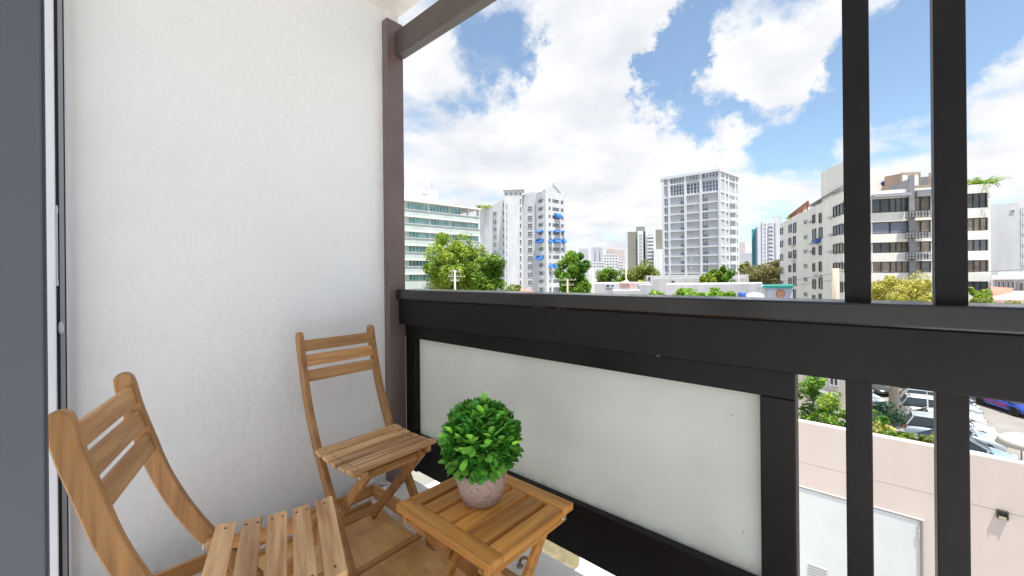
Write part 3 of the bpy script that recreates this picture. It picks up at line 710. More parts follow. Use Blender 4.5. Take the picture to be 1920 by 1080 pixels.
for (u0, u1, n) in ((1256.8, 1283.5, 5), (1292, 1309, 3), (1317, 1347.5, 5)):
    for i in range(n):
        a = u0 + (u1 - u0) * i / n; wz(a + .5, a + (u1 - u0) / n - .5, lv[0] + .9, lv[0] + 2.7, glassb, 1, 2)
for (u0, u1, n) in ((1257, 1284, 5), (1287.5, 1313, 4), (1317, 1348, 5)):
    for i in range(n):
        a = u0 + (u1 - u0) * i / n; wz(a + .3, a + (u1 - u0) / n - .3, lv[1] + .4, lv[0] - .55, glassb, 1, 3)
for k in range(1, len(lv) - 1):
    zt_, zb = lv[k], lv[k + 1]
    for (u0, u1, full) in ((1276, 1283.6, 1), (1291.8, 1298.4, 0), (1317.3, 1326.2, 1)):
        um = (u0 + u1) / 2; pale = (k == 8 and u0 < 1300 and u0 > 1285) or (k == 9 and 1285 < u0 < 1300) or (k == 8 and u0 < 1280)
        for a, b in ((u0, um - .35), (um + .35, u1)):
            wz(a, b, zt_ - 1.75 + (0 if full else .1), zt_ - .42, frame_w if pale else (glassb if (k + int(u0)) % 3 else glassd), 1, 2)
        if full:
            a0, a1 = f3.hit(u0 - .3, 430)[0], f3.hit(u1 + .3, 430)[0]; m = MB(); f3.slab(m, a0, a1, zb + .23, zt_ - 1.9, -.49, -.30); m.build('spandrel', spang, b3)
    wz(1246, 1248.6, zb + .5, zt_ - .4, glassb, 1, 2); wz(1250.2, 1253.3, zb + .5, zt_ - .4, glassb, 1, 3)
    for (u0, u1) in ((1353, 1356.5),):
        wz(u0, u1, zb + .6, zt_ - .4, glassd if k % 3 else btrim, 1, 3, fs3)
    a = fs3.hit(1358.5, 430)[0]; m = MB(); fs3.slab(m, a - .12, a + .12, zb + .22, zt_ - .22, -.48, .02); m.build('downpipe', btrim, b3)
    # curved balconies on the side
    m = MB(); a0, a1 = fs3.hit(1367.5, 430)[0], fs3.hit(1378.5, 430)[0]
    pts = [fs3.P(a0, 0, -.2)[:2]] + [fs3.P(a0 + (a1 - a0) * i / 6, 0, 1.5 * math.sin(PI * (.12 + .76 * i / 6)))[:2] for i in range(7)] + [fs3.P(a1, 0, -.2)[:2]]
    m.prism(pts, zb - .1, zb + 1.05).build('balcony', btrim, b3)
    wz(1369.5, 1375.5, zb + 1.1, zt_ - .5, glassd, 1, 1, fs3); wz(1361.5, 1364.5, zb + .7, zt_ - 1.0, glassd, 1, 1, fs3)
for u in (1360, 1366.5, 1379.5, 1384):
    a = fs3.hit(u, 420)[0]; m = MB(); fs3.slab(m, a - .4, a + .4, G, zt3 - .41, -.49, .12); m.build('pilaster', btrim, b3)
wz(1353, 1356.5, lv[0] + .8, lv[0] + 2.8, glassd, 1, 2, fs3)
for u in (1362, 1369, 1375): wz(u, u + 3, lv[0] + .6, lv[0] + 2.6, glassd, 1, 1, fs3)

# ---- 4 olive and white tower, 5 teal + lilac tower, 6 far skyline
def block(root, u0, u1, vt, t, dep, m_, name='wall', t1=None):
    zt_ = ztop((u0 + u1) / 2, vt, t); p = [plan(u0, t), plan(u1, t1 or t), plan(u1, (t1 or t) + dep), plan(u0, t + dep)]
    return MB().prism(p, G, zt_).build(name, m_, root), Face(plan(u0, t), plan(u1, t1 or t)), zt_
b4 = empty('olive_tower', (*plan(1205, 310), G)); tag(b4, 'distant white and olive grey apartment tower behind the grey tower', 'building')
block(b4, 1173.5, 1177.5, 436, 308, 20, blilac, 'end_wall'); block(b4, 1177.5, 1196, 434.5, 309, 20, bolive, 'blank_wall')
block(b4, 1193.5, 1210, 425, 316, 10, bolive, 'stair_head')
_, f4, z4 = block(b4, 1196, 1206.5, 433, 307, 20, bwhite, 'bay_wall'); block(b4, 1206, 1211.5, 434, 312, 15, mat('dark_slot', (.1, .11, .14), .8), 'recess_wall')
_, f4b, _z = block(b4, 1211, 1230, 432, 308, 20, bwhite, 'bay_wall'); block(b4, 1230, 1246, 430.5, 312, 20, bolive, 'blank_wall'); block(b4, 1226, 1246, 467, 303, 8, bwhite, 'annex_wall')
for k in range(11):
    v = 439.5 + 6.55 * k
    win(f4, b4, 1198.5, v, 1204.5, v + 2.6, glassd, frame_w, 2, 1, fw=.25, dep=.3); win(f4b, b4, 1215, v, 1224.5, v + 2.6, glassd, frame_w, 3, 1, fw=.25, dep=.3)
    m = MB(); f4b.slab(m, *[f4b.hit(u, v)[0] for u in (1212.5, 1226)], f4b.hit(1219, v + 5.4)[1], f4b.hit(1219, v + 2.7)[1], -.3, 1.2); m.build('balcony', bwhite, b4)
b5 = empty('lilac_tower', (*plan(1440, 300), G)); tag(b5, 'distant pale lilac tower with a teal slab along its side', 'building')
block(b5, 1410, 1418.5, 429.5, 305, 12, bteal, 'teal_wall'); block(b5, 1417.5, 1421.5, 426, 302, 12, blilac, 'side_wall')
_, f5, _z = block(b5, 1421, 1463.5, 414, 298, 22, blilac, 'wall'); block(b5, 1448.5, 1467, 404, 303, 10, bfar, 'roof_house')
block(b5, 1429.2, 1431.3, 416, 297.3, 2, bgrey, 'fin'); block(b5, 1454.5, 1456.5, 416, 297.3, 2, bgrey, 'fin')
for k in range(11):
    v = 418.5 + 7.4 * k
    win(f5, b5, 1440.5, v, 1447.5, v + 3.2, glassd, frame_w, 2, 1, fw=.25, dep=.3); win(f5, b5, 1432.5, v + .5, 1436, v + 3, glassb, frame_w, 1, 1, fw=.25, dep=.3)
    win(f5, b5, 1449.5, v + .5, 1453, v + 3, glassb, frame_w, 1, 1, fw=.25, dep=.3)
    m = MB(); f5.slab(m, *[f5.hit(u, v)[0] for u in (1439.5, 1449)], f5.hit(1444, v + 6.2)[1], f5.hit(1444, v + 3.3)[1], -.3, 1.3); m.build('balcony', blilac, b5)
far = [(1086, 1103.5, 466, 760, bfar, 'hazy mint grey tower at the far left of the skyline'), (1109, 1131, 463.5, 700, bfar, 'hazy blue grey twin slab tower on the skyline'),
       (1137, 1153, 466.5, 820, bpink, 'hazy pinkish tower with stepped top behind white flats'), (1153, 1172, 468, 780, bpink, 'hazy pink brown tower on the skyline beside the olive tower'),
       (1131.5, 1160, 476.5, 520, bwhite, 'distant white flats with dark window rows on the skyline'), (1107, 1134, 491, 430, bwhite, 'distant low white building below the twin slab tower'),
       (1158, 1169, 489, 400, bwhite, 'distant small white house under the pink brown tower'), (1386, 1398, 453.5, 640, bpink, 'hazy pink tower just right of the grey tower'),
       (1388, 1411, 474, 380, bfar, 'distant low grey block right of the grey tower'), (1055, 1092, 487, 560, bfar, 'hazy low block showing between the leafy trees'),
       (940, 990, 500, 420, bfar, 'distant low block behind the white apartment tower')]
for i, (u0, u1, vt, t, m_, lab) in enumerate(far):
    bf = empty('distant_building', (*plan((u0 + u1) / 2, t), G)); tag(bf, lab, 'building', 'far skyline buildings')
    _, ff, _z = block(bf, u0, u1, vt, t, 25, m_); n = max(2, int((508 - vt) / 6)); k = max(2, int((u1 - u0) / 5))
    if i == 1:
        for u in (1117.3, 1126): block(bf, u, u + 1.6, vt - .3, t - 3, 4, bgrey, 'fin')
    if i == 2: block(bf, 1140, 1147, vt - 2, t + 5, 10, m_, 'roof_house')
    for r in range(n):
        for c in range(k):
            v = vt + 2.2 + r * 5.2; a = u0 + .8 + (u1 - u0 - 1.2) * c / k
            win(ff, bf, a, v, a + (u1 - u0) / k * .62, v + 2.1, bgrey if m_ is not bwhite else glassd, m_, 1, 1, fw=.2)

# ---- 7 cream stepped apartment block on the right
b7 = empty('cream_apartment_block', (*plan(1600, 56), G)); tag(b7, 'cream white stepped apartment block with dark ribbon windows behind the balusters', 'building')
H7 = ztop(1498, 401, 74)
g1 = Face(plan(1463, 89.5), plan(1498, 74)); g2 = Face(plan(1498, 74), plan(1516.5, 70)); g3 = Face(plan(1516.5, 70), plan(1582, 55)); g4 = Face(plan(1582, 55), plan(1858, 49.8))
MB().prism([plan(1463, 89.5), plan(1498, 74), plan(1516.5, 70), plan(1530, 90), plan(1480, 105)], G, H7).build('far_wing_wall', bcream, b7)
MB().prism([plan(1516.5, 70), plan(1582, 55), plan(1600, 75), plan(1530, 88)], G, H7 + .15).build('middle_wing_wall', bcream, b7)
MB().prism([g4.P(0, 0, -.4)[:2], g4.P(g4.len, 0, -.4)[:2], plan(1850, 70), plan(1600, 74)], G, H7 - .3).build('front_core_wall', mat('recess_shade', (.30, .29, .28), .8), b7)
# ribbon bands on the front
rowsL = [(370.5, 397), (414.5, 437.5), (453.5, 473.5), (490, 511), (528, 548)]
zs = [(g4.hit(1690, b)[1], g4.hit(1690, a)[1]) for a, b in rowsL]
a_l, a_m0, a_m1, a_r = 0, g4.hit(1752, 430)[0], g4.hit(1810, 430)[0], g4.len
for k in range(6):
    zt_ = H7 if k == 0 else zs[k - 1][0]; zb = zs[k][1] if k < 5 else G
    m = MB(); g4.slab(m, 0, g4.len, zb, zt_, -.41, 0)
    m.build('spandrel_band', bcream, b7)
for k, (z0, z1) in enumerate(zs):
    for i, (u0, u1, g_, nx) in enumerate(((1584, 1634, glassd, 3), (1636.5, 1670, [glassd, spang, glassd, glassn, glassd][k], 1 if k == 1 else 2), (1670.5, 1704, [glassd, spang, glassn, glassn, glassd][k], 1 if k == 1 else 3),
                           (1712.5, 1728.5, glassn, 1), (1729, 1746, glassn if k != 3 else glassd, 1), (1750, 1812, glassd, 4), (1815.5, 1853, glassn if k % 2 else glassd, 3))):
        a, b = g4.hit(u0, 440)[0], g4.hit(u1, 440)[0]; win(g4, b7, 0, 0, 0, 0, g_, frame_d, nx, 1, rect=(a, b, z0 + .02, z1 - .02), out=-.30, fw=.09)
    for u0, u1 in ((1634.5, 1636), (1705, 1711.5), (1746.5, 1749.5), (1812.5, 1815)):
        a, b = g4.hit(u0, 440)[0], g4.hit(u1, 440)[0]; m = MB(); g4.slab(m, a, b, z0, z1, -.39, -.06); m.build('pier', bcream, b7)
    a, b = g4.hit(1853.5, 440)[0], g4.len; m = MB(); g4.slab(m, a, b, z0, z1, -.39, 0); m.build('pier', bcream, b7)
a = g4.hit(1708, 430)[0]; m = MB(); g4.slab(m, a - .28, a + .28, zs[4][0], g4.hit(1708, 329)[1], .02, .30); m.build('service_duct', greymet, b7)
for v in (403, 441, 480.5):
    cg = MB(); z0, z1 = g4.hit(1700, v + 6.5)[1], g4.hit(1700, v - 5.5)[1]; a0, a1 = g4.hit(1693, v)[0], g4.hit(1739, v)[0]
    ob, zb_ = None, None
    body = MB()
    for q in range(4):
        s0 = a0 + (a1 - a0) * q / 4 + .08; s1 = a0 + (a1 - a0) * (q + 1) / 4 - .08
        g4.slab(body, s0, s1, z0 + .08, z1 - .1, .36, .62)
    body.build('air_conditioners', mat('ac_white', (.6, .6, .58), .6), b7)
    for q in range(9):
        s = a0 + (a1 - a0) * q / 8; g4.slab(cg, s - .03, s + .03, z0, z1, .66, .72)
    for zq in (z0, (z0 + z1) / 2, z1): g4.slab(cg, a0, a1, zq - .03, zq + .03, .64, .70)
    for s in (a0, a1): g4.slab(cg, s - .03, s + .03, z0, z0 + .06, .305, .70)
    cg.build('cage', cagem, b7)
# small windows on the two angled wings
for v in (428, 452, 477, 502, 527): win(g1, b7, 1463.6, v, 1468.5, v + 11, glassd, frame_d, 1, 1); 
for u in (1479.5, 1488):
    for k, (v, h) in enumerate(((421, 15), (446, 13), (472, 12), (497, 13), (521, 14), (546, 13))): win(g1, b7, u, v - (u - 1480) * .35, u + 5.2 - (k % 2), v + h, spang if k == 0 else glassd, frame_d, 1, 1)
for v in (413, 441, 468, 495, 520, 548): win(g2, b7, 1508.5, v, 1514.5, v + 7.5, glassd, frame_w, 1, 1)
for u in (1524.5, 1536.5):
    for k, (v, h) in enumerate(((403, 15), (430, 17), (464, 14), (494, 15), (524, 17), (554, 8))): win(g3, b7, u, v - (u - 1524) * .25, u + 4.3 + (k in (1, 4)) * 1.5, v + h, [glassd, spang, glassd, glassd, glassd, glassd][k], frame_d, 1, 1)
for v, h, g_ in ((385, 19, glassd), (422, 18, spang), (457, 18, glassn), (493, 11, glassn), (529, 18, glassd)): win(g3, b7, 1563.5, v, 1581, v + h, g_, frame_d, 3, 1, fw=.1)
for u, v in ((1519.5, 414), (1520, 455), (1531, 455), (1520, 470), (1530, 514), (1537, 515), (1486, 459), (1487, 487), (1557, 439), (1556.5, 470), (1557, 406)):
    a, b, z0, z1 = g3.rect(u, v, u + 4.2, v + 4.2) if u > 1500 else g1.rect(u, v, u + 4.2, v + 4.2)
    fc_ = g3 if u > 1500 else g1; m = MB(); fc_.slab(m, a, b, z0, z1, .03, .45); m.build('wall_unit', mat('ac_white', (.6, .6, .58), .6), b7)
for v in (419, 436): 
    a, b, z0, z1 = g3.rect(1531.5, 448, 1539.5, 455.5)
m = MB(); g3.slab(m, a, b, z0, z1, .03, .7); m.build('wall_unit', mat('blue_unit', (.06, .12, .35), .6), b7)
# roof structures
def tilt_slab(mb, pts, zs_, th):
    n = len(pts); mb.add([(*p, z) for p, z in zip(pts, zs_)] + [(*p, z - th) for p, z in zip(pts, zs_)], [tuple(range(n)), tuple(range(2 * n - 1, n - 1, -1))] + [(i, n + i, n + (i + 1) % n, (i + 1) % n) for i in range(n)])
MB().prism([plan(1541, 66), plan(1560, 62.5), plan(1583, 60), plan(1590, 66), plan(1560, 72)], H7, ztop(1560, 311, 62)).build('lift_tower', bcream, b7)
m = MB(); pr = [plan(1520, 70.5), plan(1583, 56.5), plan(1583, 62), plan(1530, 76)]; z0 = H7 + 1.0
tilt_slab(m, pr, [z0 + .1, z0 + .45, z0 + .45, z0 + .1], .10)
for u, t in ((1521.5, 70), (1542, 65), (1565, 60)): p = plan(u, t); m.tube([(p[0], p[1], H7), (p[0], p[1], z0)], .06, 6)
m.build('roof_canopy', greymet, b7)
m = MB(); z0 = H7 + .2; p4 = [plan(1478, 82), plan(1517, 71), plan(1520, 76), plan(1485, 88)]
tilt_slab(m, p4, [z0 + .55, z0 + 1.75, z0 + 1.75, z0 + .55], .30)
for u, t, hh in ((1482, 82.5, .5), (1493, 79.5, .8), (1504, 76.5, 1.1), (1515, 73.5, 1.4)): p = plan(u, t); m.tube([(p[0], p[1], H7 - .1), (p[0], p[1], z0 + hh)], .09, 6)
m.build('red_pergola', mat('faded_red_timber', (.26, .10, .065), .8, (.36, .17, .11), 2), b7)
MB().prism([plan(1634, 62), plan(1683, 61), plan(1683, 68), plan(1634, 69)], H7 - .3, ztop(1660, 318.5, 61.5)).build('roof_room', bcream, b7)
m = MB(); p = plan(1654, 61); 
g5 = Face(plan(1640, 61.3), plan(1683, 60.5))
m = MB(); q = Vector(g5.P(g5.hit(1654.5, 345)[0], g5.hit(1654.5, 345)[1], .3)); m.tube([q, q + Vector((*g5.n, 0)) * .2], [.38, .25], 12); m.build('satellite_dish', mat('navy_dish', (.05, .06, .2), .5), b7)
m = MB(); 
m.prism([plan(1634, 56), plan(1704, 54.5), plan(1704, 60), plan(1634, 62)], H7 - .1, [H7 + .15, H7 + .15, H7 + 1.1, H7 + 1.6]).build('hip_roof', mat('pale_roof', (.42, .37, .34), .8), b7)
m = MB(); m.prism([plan(1660, 60), plan(1690, 58), plan(1692, 61), plan(1662, 63)], H7 + .4, [ztop(1660, 331, 60), ztop(1690, 325.5, 58), ztop(1690, 325.5, 58), ztop(1660, 331, 60)]).build('roof_shed', tanpanel, b7)
m = MB(); m.prism([plan(1668, 56.5), plan(1707, 55), plan(1707, 57), plan(1670, 58.5)], H7 + .1, [ztop(1668, 350, 56.5), ztop(1707, 335, 55), ztop(1707, 335, 55), ztop(1668, 350, 56.5)]).build('sloped_screen', greymet, b7)
m = MB()
for u in (1692, 1726, 1745): p = plan(u, 56); m.box(p[0] - .1, p[0] + .1, p[1] - .1, p[1] + .1, H7, ztop(u, 324, 56))
q = bar_mesh('x', None, (*plan(1691, 56), ztop(1691, 326, 56)), (*plan(1727, 56), ztop(1727, 324.5, 56)), .35, .2, (*fwd[:2], 0)); m.add(q.v, q.f)
m.prism([plan(1712, 55), plan(1746, 54), plan(1746, 54.4), plan(1712, 55.4)], H7, ztop(1728, 347, 54.5)); m.build('timber_screen', tanpanel, b7)
MB().prism([plan(1728, 57), plan(1750, 56.5), plan(1750, 60), plan(1728, 60)], H7, ztop(1740, 332, 57)).build('roof_shed', greymet, b7)
m = MB(); g4.slab(m, g4.hit(1716, 440)[0], g4.hit(1752, 440)[0], g4.hit(1730, 369)[1], g4.hit(1730, 357)[1], .03, .5); m.build('window_hood', greymet, b7)
m = MB(); g4.slab(m, g4.hit(1634, 440)[0], g4.hit(1704, 440)[0], g4.hit(1670, 370)[1] + .02, g4.hit(1670, 364)[1], .03, .7); m.build('window_hood', mat('lilac_hood', (.35, .33, .38), .7), b7)
MB().prism([g4.P(a_m1, 0, -.2)[:2], g4.P(g4.len, 0, -.2)[:2], g4.P(g4.len, 0, -2.2)[:2], g4.P(a_m1, 0, -2.2)[:2]], H7 - .3, g4.hit(1840, 345)[1]).build('planter_parapet', bcream, b7)

# ---- 8 buildings at the right edge
b8 = empty('plain_white_block', (*plan(1885, 62), G)); tag(b8, 'plain white end wall of a block beside the cream building', 'building')
_, f8, _z = block(b8, 1856, 1913, 383, 62, 14, bwhite, 'wall', t1=60.5)
win(f8, b8, 1895, 394, 1901.5, 397.5, glassd, frame_w, 1, 1)
b9 = empty('lattice_window_block', (*plan(1940, 64), G)); tag(b9, 'pale block with small gridded windows at the right edge', 'building')
_, f9, _z = block(b9, 1903, 2040, 373.5, 64, 14, bwhite, 'wall', t1=60)
for k in range(8):
    v = 389 + 19.3 * k
    for u in (1914, 1924, 1934, 1960, 1970): win(f9, b9, u, v, u + 8, v + 11, glassb if k % 3 else bgrey, frame_w, 2, 2, fw=.12, out=.06)
b10 = empty('pink_roof_house', (*plan(1890, 42), G)); tag(b10, 'low white house with pinkish red roof at the right edge above the rail', 'house')
zc10 = ztop(1890, 516, 43)
block(b10, 1862, 1990, 517, 43, 9, bwhite, 'upper_wall'); m = MB(); m.prism([plan(1859, 42.3), plan(1995, 42.3), plan(1990, 53), plan(1862, 53)], ztop(1890, 524, 42.3), ztop(1890, 518, 42.3)); m.build('flat_roof', bwhite, b10)
MB().prism([plan(1871, 44), plan(1995, 44), plan(1990, 52), plan(1872, 52)], ztop(1890, 518, 42.3), ztop(1890, 510.5, 44)).build('roof_step', bwhite, b10)
f10 = Face(plan(1862, 43), plan(1990, 43))
for u in (1868.5, 1877, 1886, 1894.5): win(f10, b10, u, 527, u + 4.6, 540, glassd, frame_w, 1, 1, fw=.08)
win(f10, b10, 1908, 529, 1925, 549, glassn, frame_w, 2, 1, fw=.08)
za, zb = ztop(1880, 546, 41), ztop(1880, 562, 37)
m = MB(); pa, pb, pc_, pd = plan(1857, 41), plan(1990, 42), plan(1990, 36), plan(1863, 37)
m.add([(*pa, za), (*pb, za), (*pc_, zb), (*pd, zb), (*pa, za - .25), (*pb, za - .25), (*pc_, zb - .25), (*pd, zb - .25)], [(0, 3, 2, 1), (4, 5, 6, 7), (0, 4, 7, 3), (3, 7, 6, 2), (2, 6, 5, 1), (1, 5, 4, 0)]).build('lean_to_roof', pinkroof, b10)
m = MB(); pa, pb, pc_, pd = plan(1856, 41.3), plan(1900, 42), plan(1896, 39.5), plan(1862, 38.8); za += .5
m.add([(*pa, za), (*pb, za - .25), (*pc_, za - .75), (*pd, za - .7), (*pa, za - .2), (*pb, za - .45), (*pc_, za - .95), (*pd, za - .9)], [(0, 3, 2, 1), (4, 5, 6, 7), (0, 4, 7, 3), (3, 7, 6, 2), (2, 6, 5, 1), (1, 5, 4, 0)]).build('tiled_roof', redroof, b10)
block(b10, 1864, 1990, 560, 37.5, 4, bwhite, 'porch_wall')

# ---- 9 low roofs in the middle distance
lwhite = mat('roof_level_white', (.40, .40, .42), .85, (.50, .50, .52), .6, stretch=(1, 1, .3))
def low(name, lab, parts, cat='building'):
    u0, u1, vt, t, dep, m_, *r = parts[0]; o = empty(name, (*plan((u0 + u1) / 2, t), G)); tag(o, lab, cat)
    out = []
    for i, (u0, u1, vt, t, dep, m_, nm) in enumerate(parts): out.append(block(o, u0, u1, vt, t, dep, m_, nm))
    return o, out
o, q = low('low_white_building', 'long low white flat roofed building at the foot of the grey tower', [(1214, 1400, 522, 92, 14, lwhite, 'wall'), (1211, 1404, 516.5, 93, 15, lwhite, 'roof_slab')])
win(q[0][1], o, 1258, 526, 1265, 531.5, glassd, frame_w, 1, 1); win(q[0][1], o, 1214.5, 519, 1219.5, 535, glassd, frame_w, 1, 2)
low('long_white_wall_building', 'long pale grey white wall behind the bright leafy tree tops', [(1250, 1428, 534, 56, 10, mat('pale_grey_wall', (.50, .50, .54), .8), 'wall'), (1249, 1429, 533, 55.8, 10.5, lwhite, 'coping')])
o, q = low('low_shed_building', 'low white shed roof with two blue windows left of the grey tower', [(1114, 1218, 531, 78, 12, lwhite, 'wall'), (1148, 1200, 545, 70, 8, lwhite, 'roof_terrace'), (1198, 1222, 534, 74, 8, lwhite, 'side_wall')])
for u in (1136, 1144.5): win(q[0][1], o, u, 533.5, u + 7.3, 539.5, glassb, frame_w, 1, 1)
o, q = low('teal_roof_kiosk', 'small pale lilac building with teal roof edge and round orange emblem', [(1438, 1486, 540, 47, 5, mat('kiosk_lilac', (.52, .54, .66), .8), 'wall'), (1428, 1438.4, 536, 47.2, 5, bwhite, 'side_wall'), ])
m = MB(); m.prism([plan(1430, 46.6), plan(1487.5, 46.6), plan(1487, 52), plan(1430, 52)], ztop(1458, 539.5, 46.6), ztop(1458, 535.5, 46.6)); m.build('roof_edge', tealroof, o)
fk = q[0][1]; pe = Vector(fk.P(fk.hit(1463, 551)[0], fk.hit(1463, 551)[1], .06)); nn = Vector((*fk.n, 0)); nn.normalize()
for i, (r_o, c_, nm) in enumerate(((.50, (.50, .20, .10), 'emblem_disc'), (.36, (.62, .42, .30), 'emblem_ring'), (.24, (.50, .20, .10), 'emblem_centre'), (.10, (.70, .60, .40), 'emblem_spot'))):
    m = MB(); m.tube([pe + nn * (.02 * i - .05), pe + nn * (.02 * i + .015)], r_o, 28); m.build(nm, mat(nm, c_, .7), o)
o = empty('water_tank', (*plan(1414, 46), G)); tag(o, 'white domed roof water tank beside the teal roofed kiosk', 'tank')
p = plan(1415, 46); zt_ = ztop(1415, 548.5, 46); m = MB(); m.lathe([(.9, zt_ - 2.2), (.95, zt_ - .6), (.85, zt_ - .25), (.5, zt_ - .05), (.0, zt_)], 24, p); m.build('tank_body', frame_w, o, smooth=True)
m = MB(); m.box(p[0] - 2, p[0] + 2, p[1] - 2, p[1] + 2, G, zt_ - 2.2); m.build('plinth', bcream, o)
p = plan(1391, 45); zt_ = ztop(1391, 548, 45); o = empty('blue_barrel', (p[0], p[1], G)); tag(o, 'small blue barrel on a roof left of the white tank', 'barrel')
m = MB(); m.lathe([(.36, zt_ - 1.0), (.40, zt_ - .85), (.40, zt_ - .15), (.36, zt_), (.0, zt_)], 18, p); m.build('drum', mat('barrel_blue', (.05, .12, .4), .5), o, smooth=True)
m = MB(); m.box(p[0] - .6, p[0] + .6, p[1] - .6, p[1] + .6, G, zt_ - 1.0); m.build('pedestal', bcream, o)
p = plan(1176, 74); zt_ = ztop(1176, 531, 74)
tag(MB().box(p[0] - 1, p[0] + 1, p[1] - 1, p[1] + 1, ztop(1176, 541, 74), zt_).add([(p[0] - 1.2, p[1] - 1.2, zt_ + .01), (p[0] + 1.2, p[1] - 1.2, zt_ + .01), (p[0], p[1], zt_ + .7)], [(0, 1, 2)]).build('rooftop_cabin', pinkroof), 'tiny terracotta cabin on the low white shed roof', 'cabin')
p = plan(984, 90); zr_ = ztop(984, 541, 90); o = empty('tiled_house', (p[0], p[1], G)); tag(o, 'small terracotta hipped roof peeking above the rail below the white tower', 'house')
m = MB(); m.box(p[0] - 3, p[0] + 3, p[1] - 3, p[1] + 3, G, zr_ - 1.6); m.build('wall', bcream, o)
m = MB(); z0 = zr_ - 1.6; m.add([(p[0] - 3.5, p[1] - 3.5, z0), (p[0] + 3.5, p[1] - 3.5, z0), (p[0] + 3.5, p[1] + 3.5, z0), (p[0] - 3.5, p[1] + 3.5, z0), (p[0], p[1], zr_)], [(0, 1, 4), (1, 2, 4), (2, 3, 4), (3, 0, 4), (3, 2, 1, 0)]); m.build('roof', redroof, o)

# ---- pink wall below
WY = 15.0; zw = -3.39
pw = empty('pink_building', (0, WY, G)); tag(pw, 'pale pink rendered flat wall with a white panel below the railing', 'building')
MB().box(-14, 22, WY, WY + .25, G, zw).build('wall', pinkw, pw)
MB().box(-14, .74, WY - .035, WY + .05, G, -5.39).build('white_panel', whitep, pw)
gr_ = mat('panel_trim_grey', (.47, .44, .42), .7)
MB().box(-14, .84, WY - .055, WY + .02, -5.36, -5.335).build('panel_trim', gr_, pw); MB().box(.80, .83, WY - .056, WY + .02, G, -5.362).build('panel_trim', gr_, pw)
MB().box(.725, .745, WY - .060, WY + .02, G, -5.39).build('panel_trim', gr_, pw)
MB().box(.715, .755, WY - .075, WY - .037, -5.85, -5.62).build('hinge', gr_, pw)
MB().box(-14, 22, WY - .004, WY + .01, -4.60, -4.588).build('render_joint', mat('joint_line', (.57, .475, .43), .9), pw)  # faint joint line, a little darker than the render
vn = MB()
for k in range(7): vn.box(-1.62, -1.18, WY - .06, WY - .037, -7.62 - k * .08, -7.565 - k * .08)
vn.build('louvre_vent', mat('vent_grey', (.5, .5, .5), .6), pw)
wl = empty('wall_lamp', (2.157, WY - .1, -4.8)); tag(wl, 'small square black wall lamp on the pink wall', 'lamp')
MB().box(2.06, 2.24, WY - .075, WY - .001, -4.62, -4.58).box(2.06, 2.082, WY - .075, WY - .001, -4.78, -4.62).box(2.218, 2.24, WY - .075, WY - .001, -4.78, -4.62).box(2.06, 2.24, WY - .03, WY - .001, -4.78, -4.62).build('housing', frame_d, wl)
MB().box(2.085, 2.215, WY - .065, WY - .032, -4.765, -4.72).build('diffuser', mat('lamp_diffuser', (.55, .48, .30), .4), wl)

# ================================================================== TREES
def cloud(name, pts, size, m_, parent, flat_=.5, aspect=1.6, org=None):
    pts = np.asarray(pts); n = len(pts)
    nr = rng.normal(size=(n, 3)); nr[:, 2] = np.abs(nr[:, 2]) + flat_; nr /= np.linalg.norm(nr, axis=1)[:, None]
    a = np.cross(nr, rng.normal(size=(n, 3))); a /= np.linalg.norm(a, axis=1)[:, None]; b = np.cross(nr, a)
    s = size * rng.uniform(.55, 1.3, n)[:, None]; a = a * s * aspect / 2; b = b * s / 2; bend = nr * s * .18
    V = np.stack([pts - a, pts + b * .9 - bend * 0, pts + a - bend, pts - b * .9], 1).reshape(-1, 3)
    o = np.array(ORG[parent]); V = V - o
    me = bpy.data.meshes.new(name); me.vertices.add(4 * n); me.vertices.foreach_set('co', V.ravel())
    me.loops.add(4 * n); me.loops.foreach_set('vertex_index', np.arange(4 * n)); me.polygons.add(n)
    me.polygons.foreach_set('loop_start', np.arange(0, 4 * n, 4)); me.update(calc_edges=True); me.validate()
    me.materials.append(m_)
    ob = bpy.data.objects.new(name, me); COL.objects.link(ob); ob.parent = parent; ORG[ob] = tuple(o)
    return ob
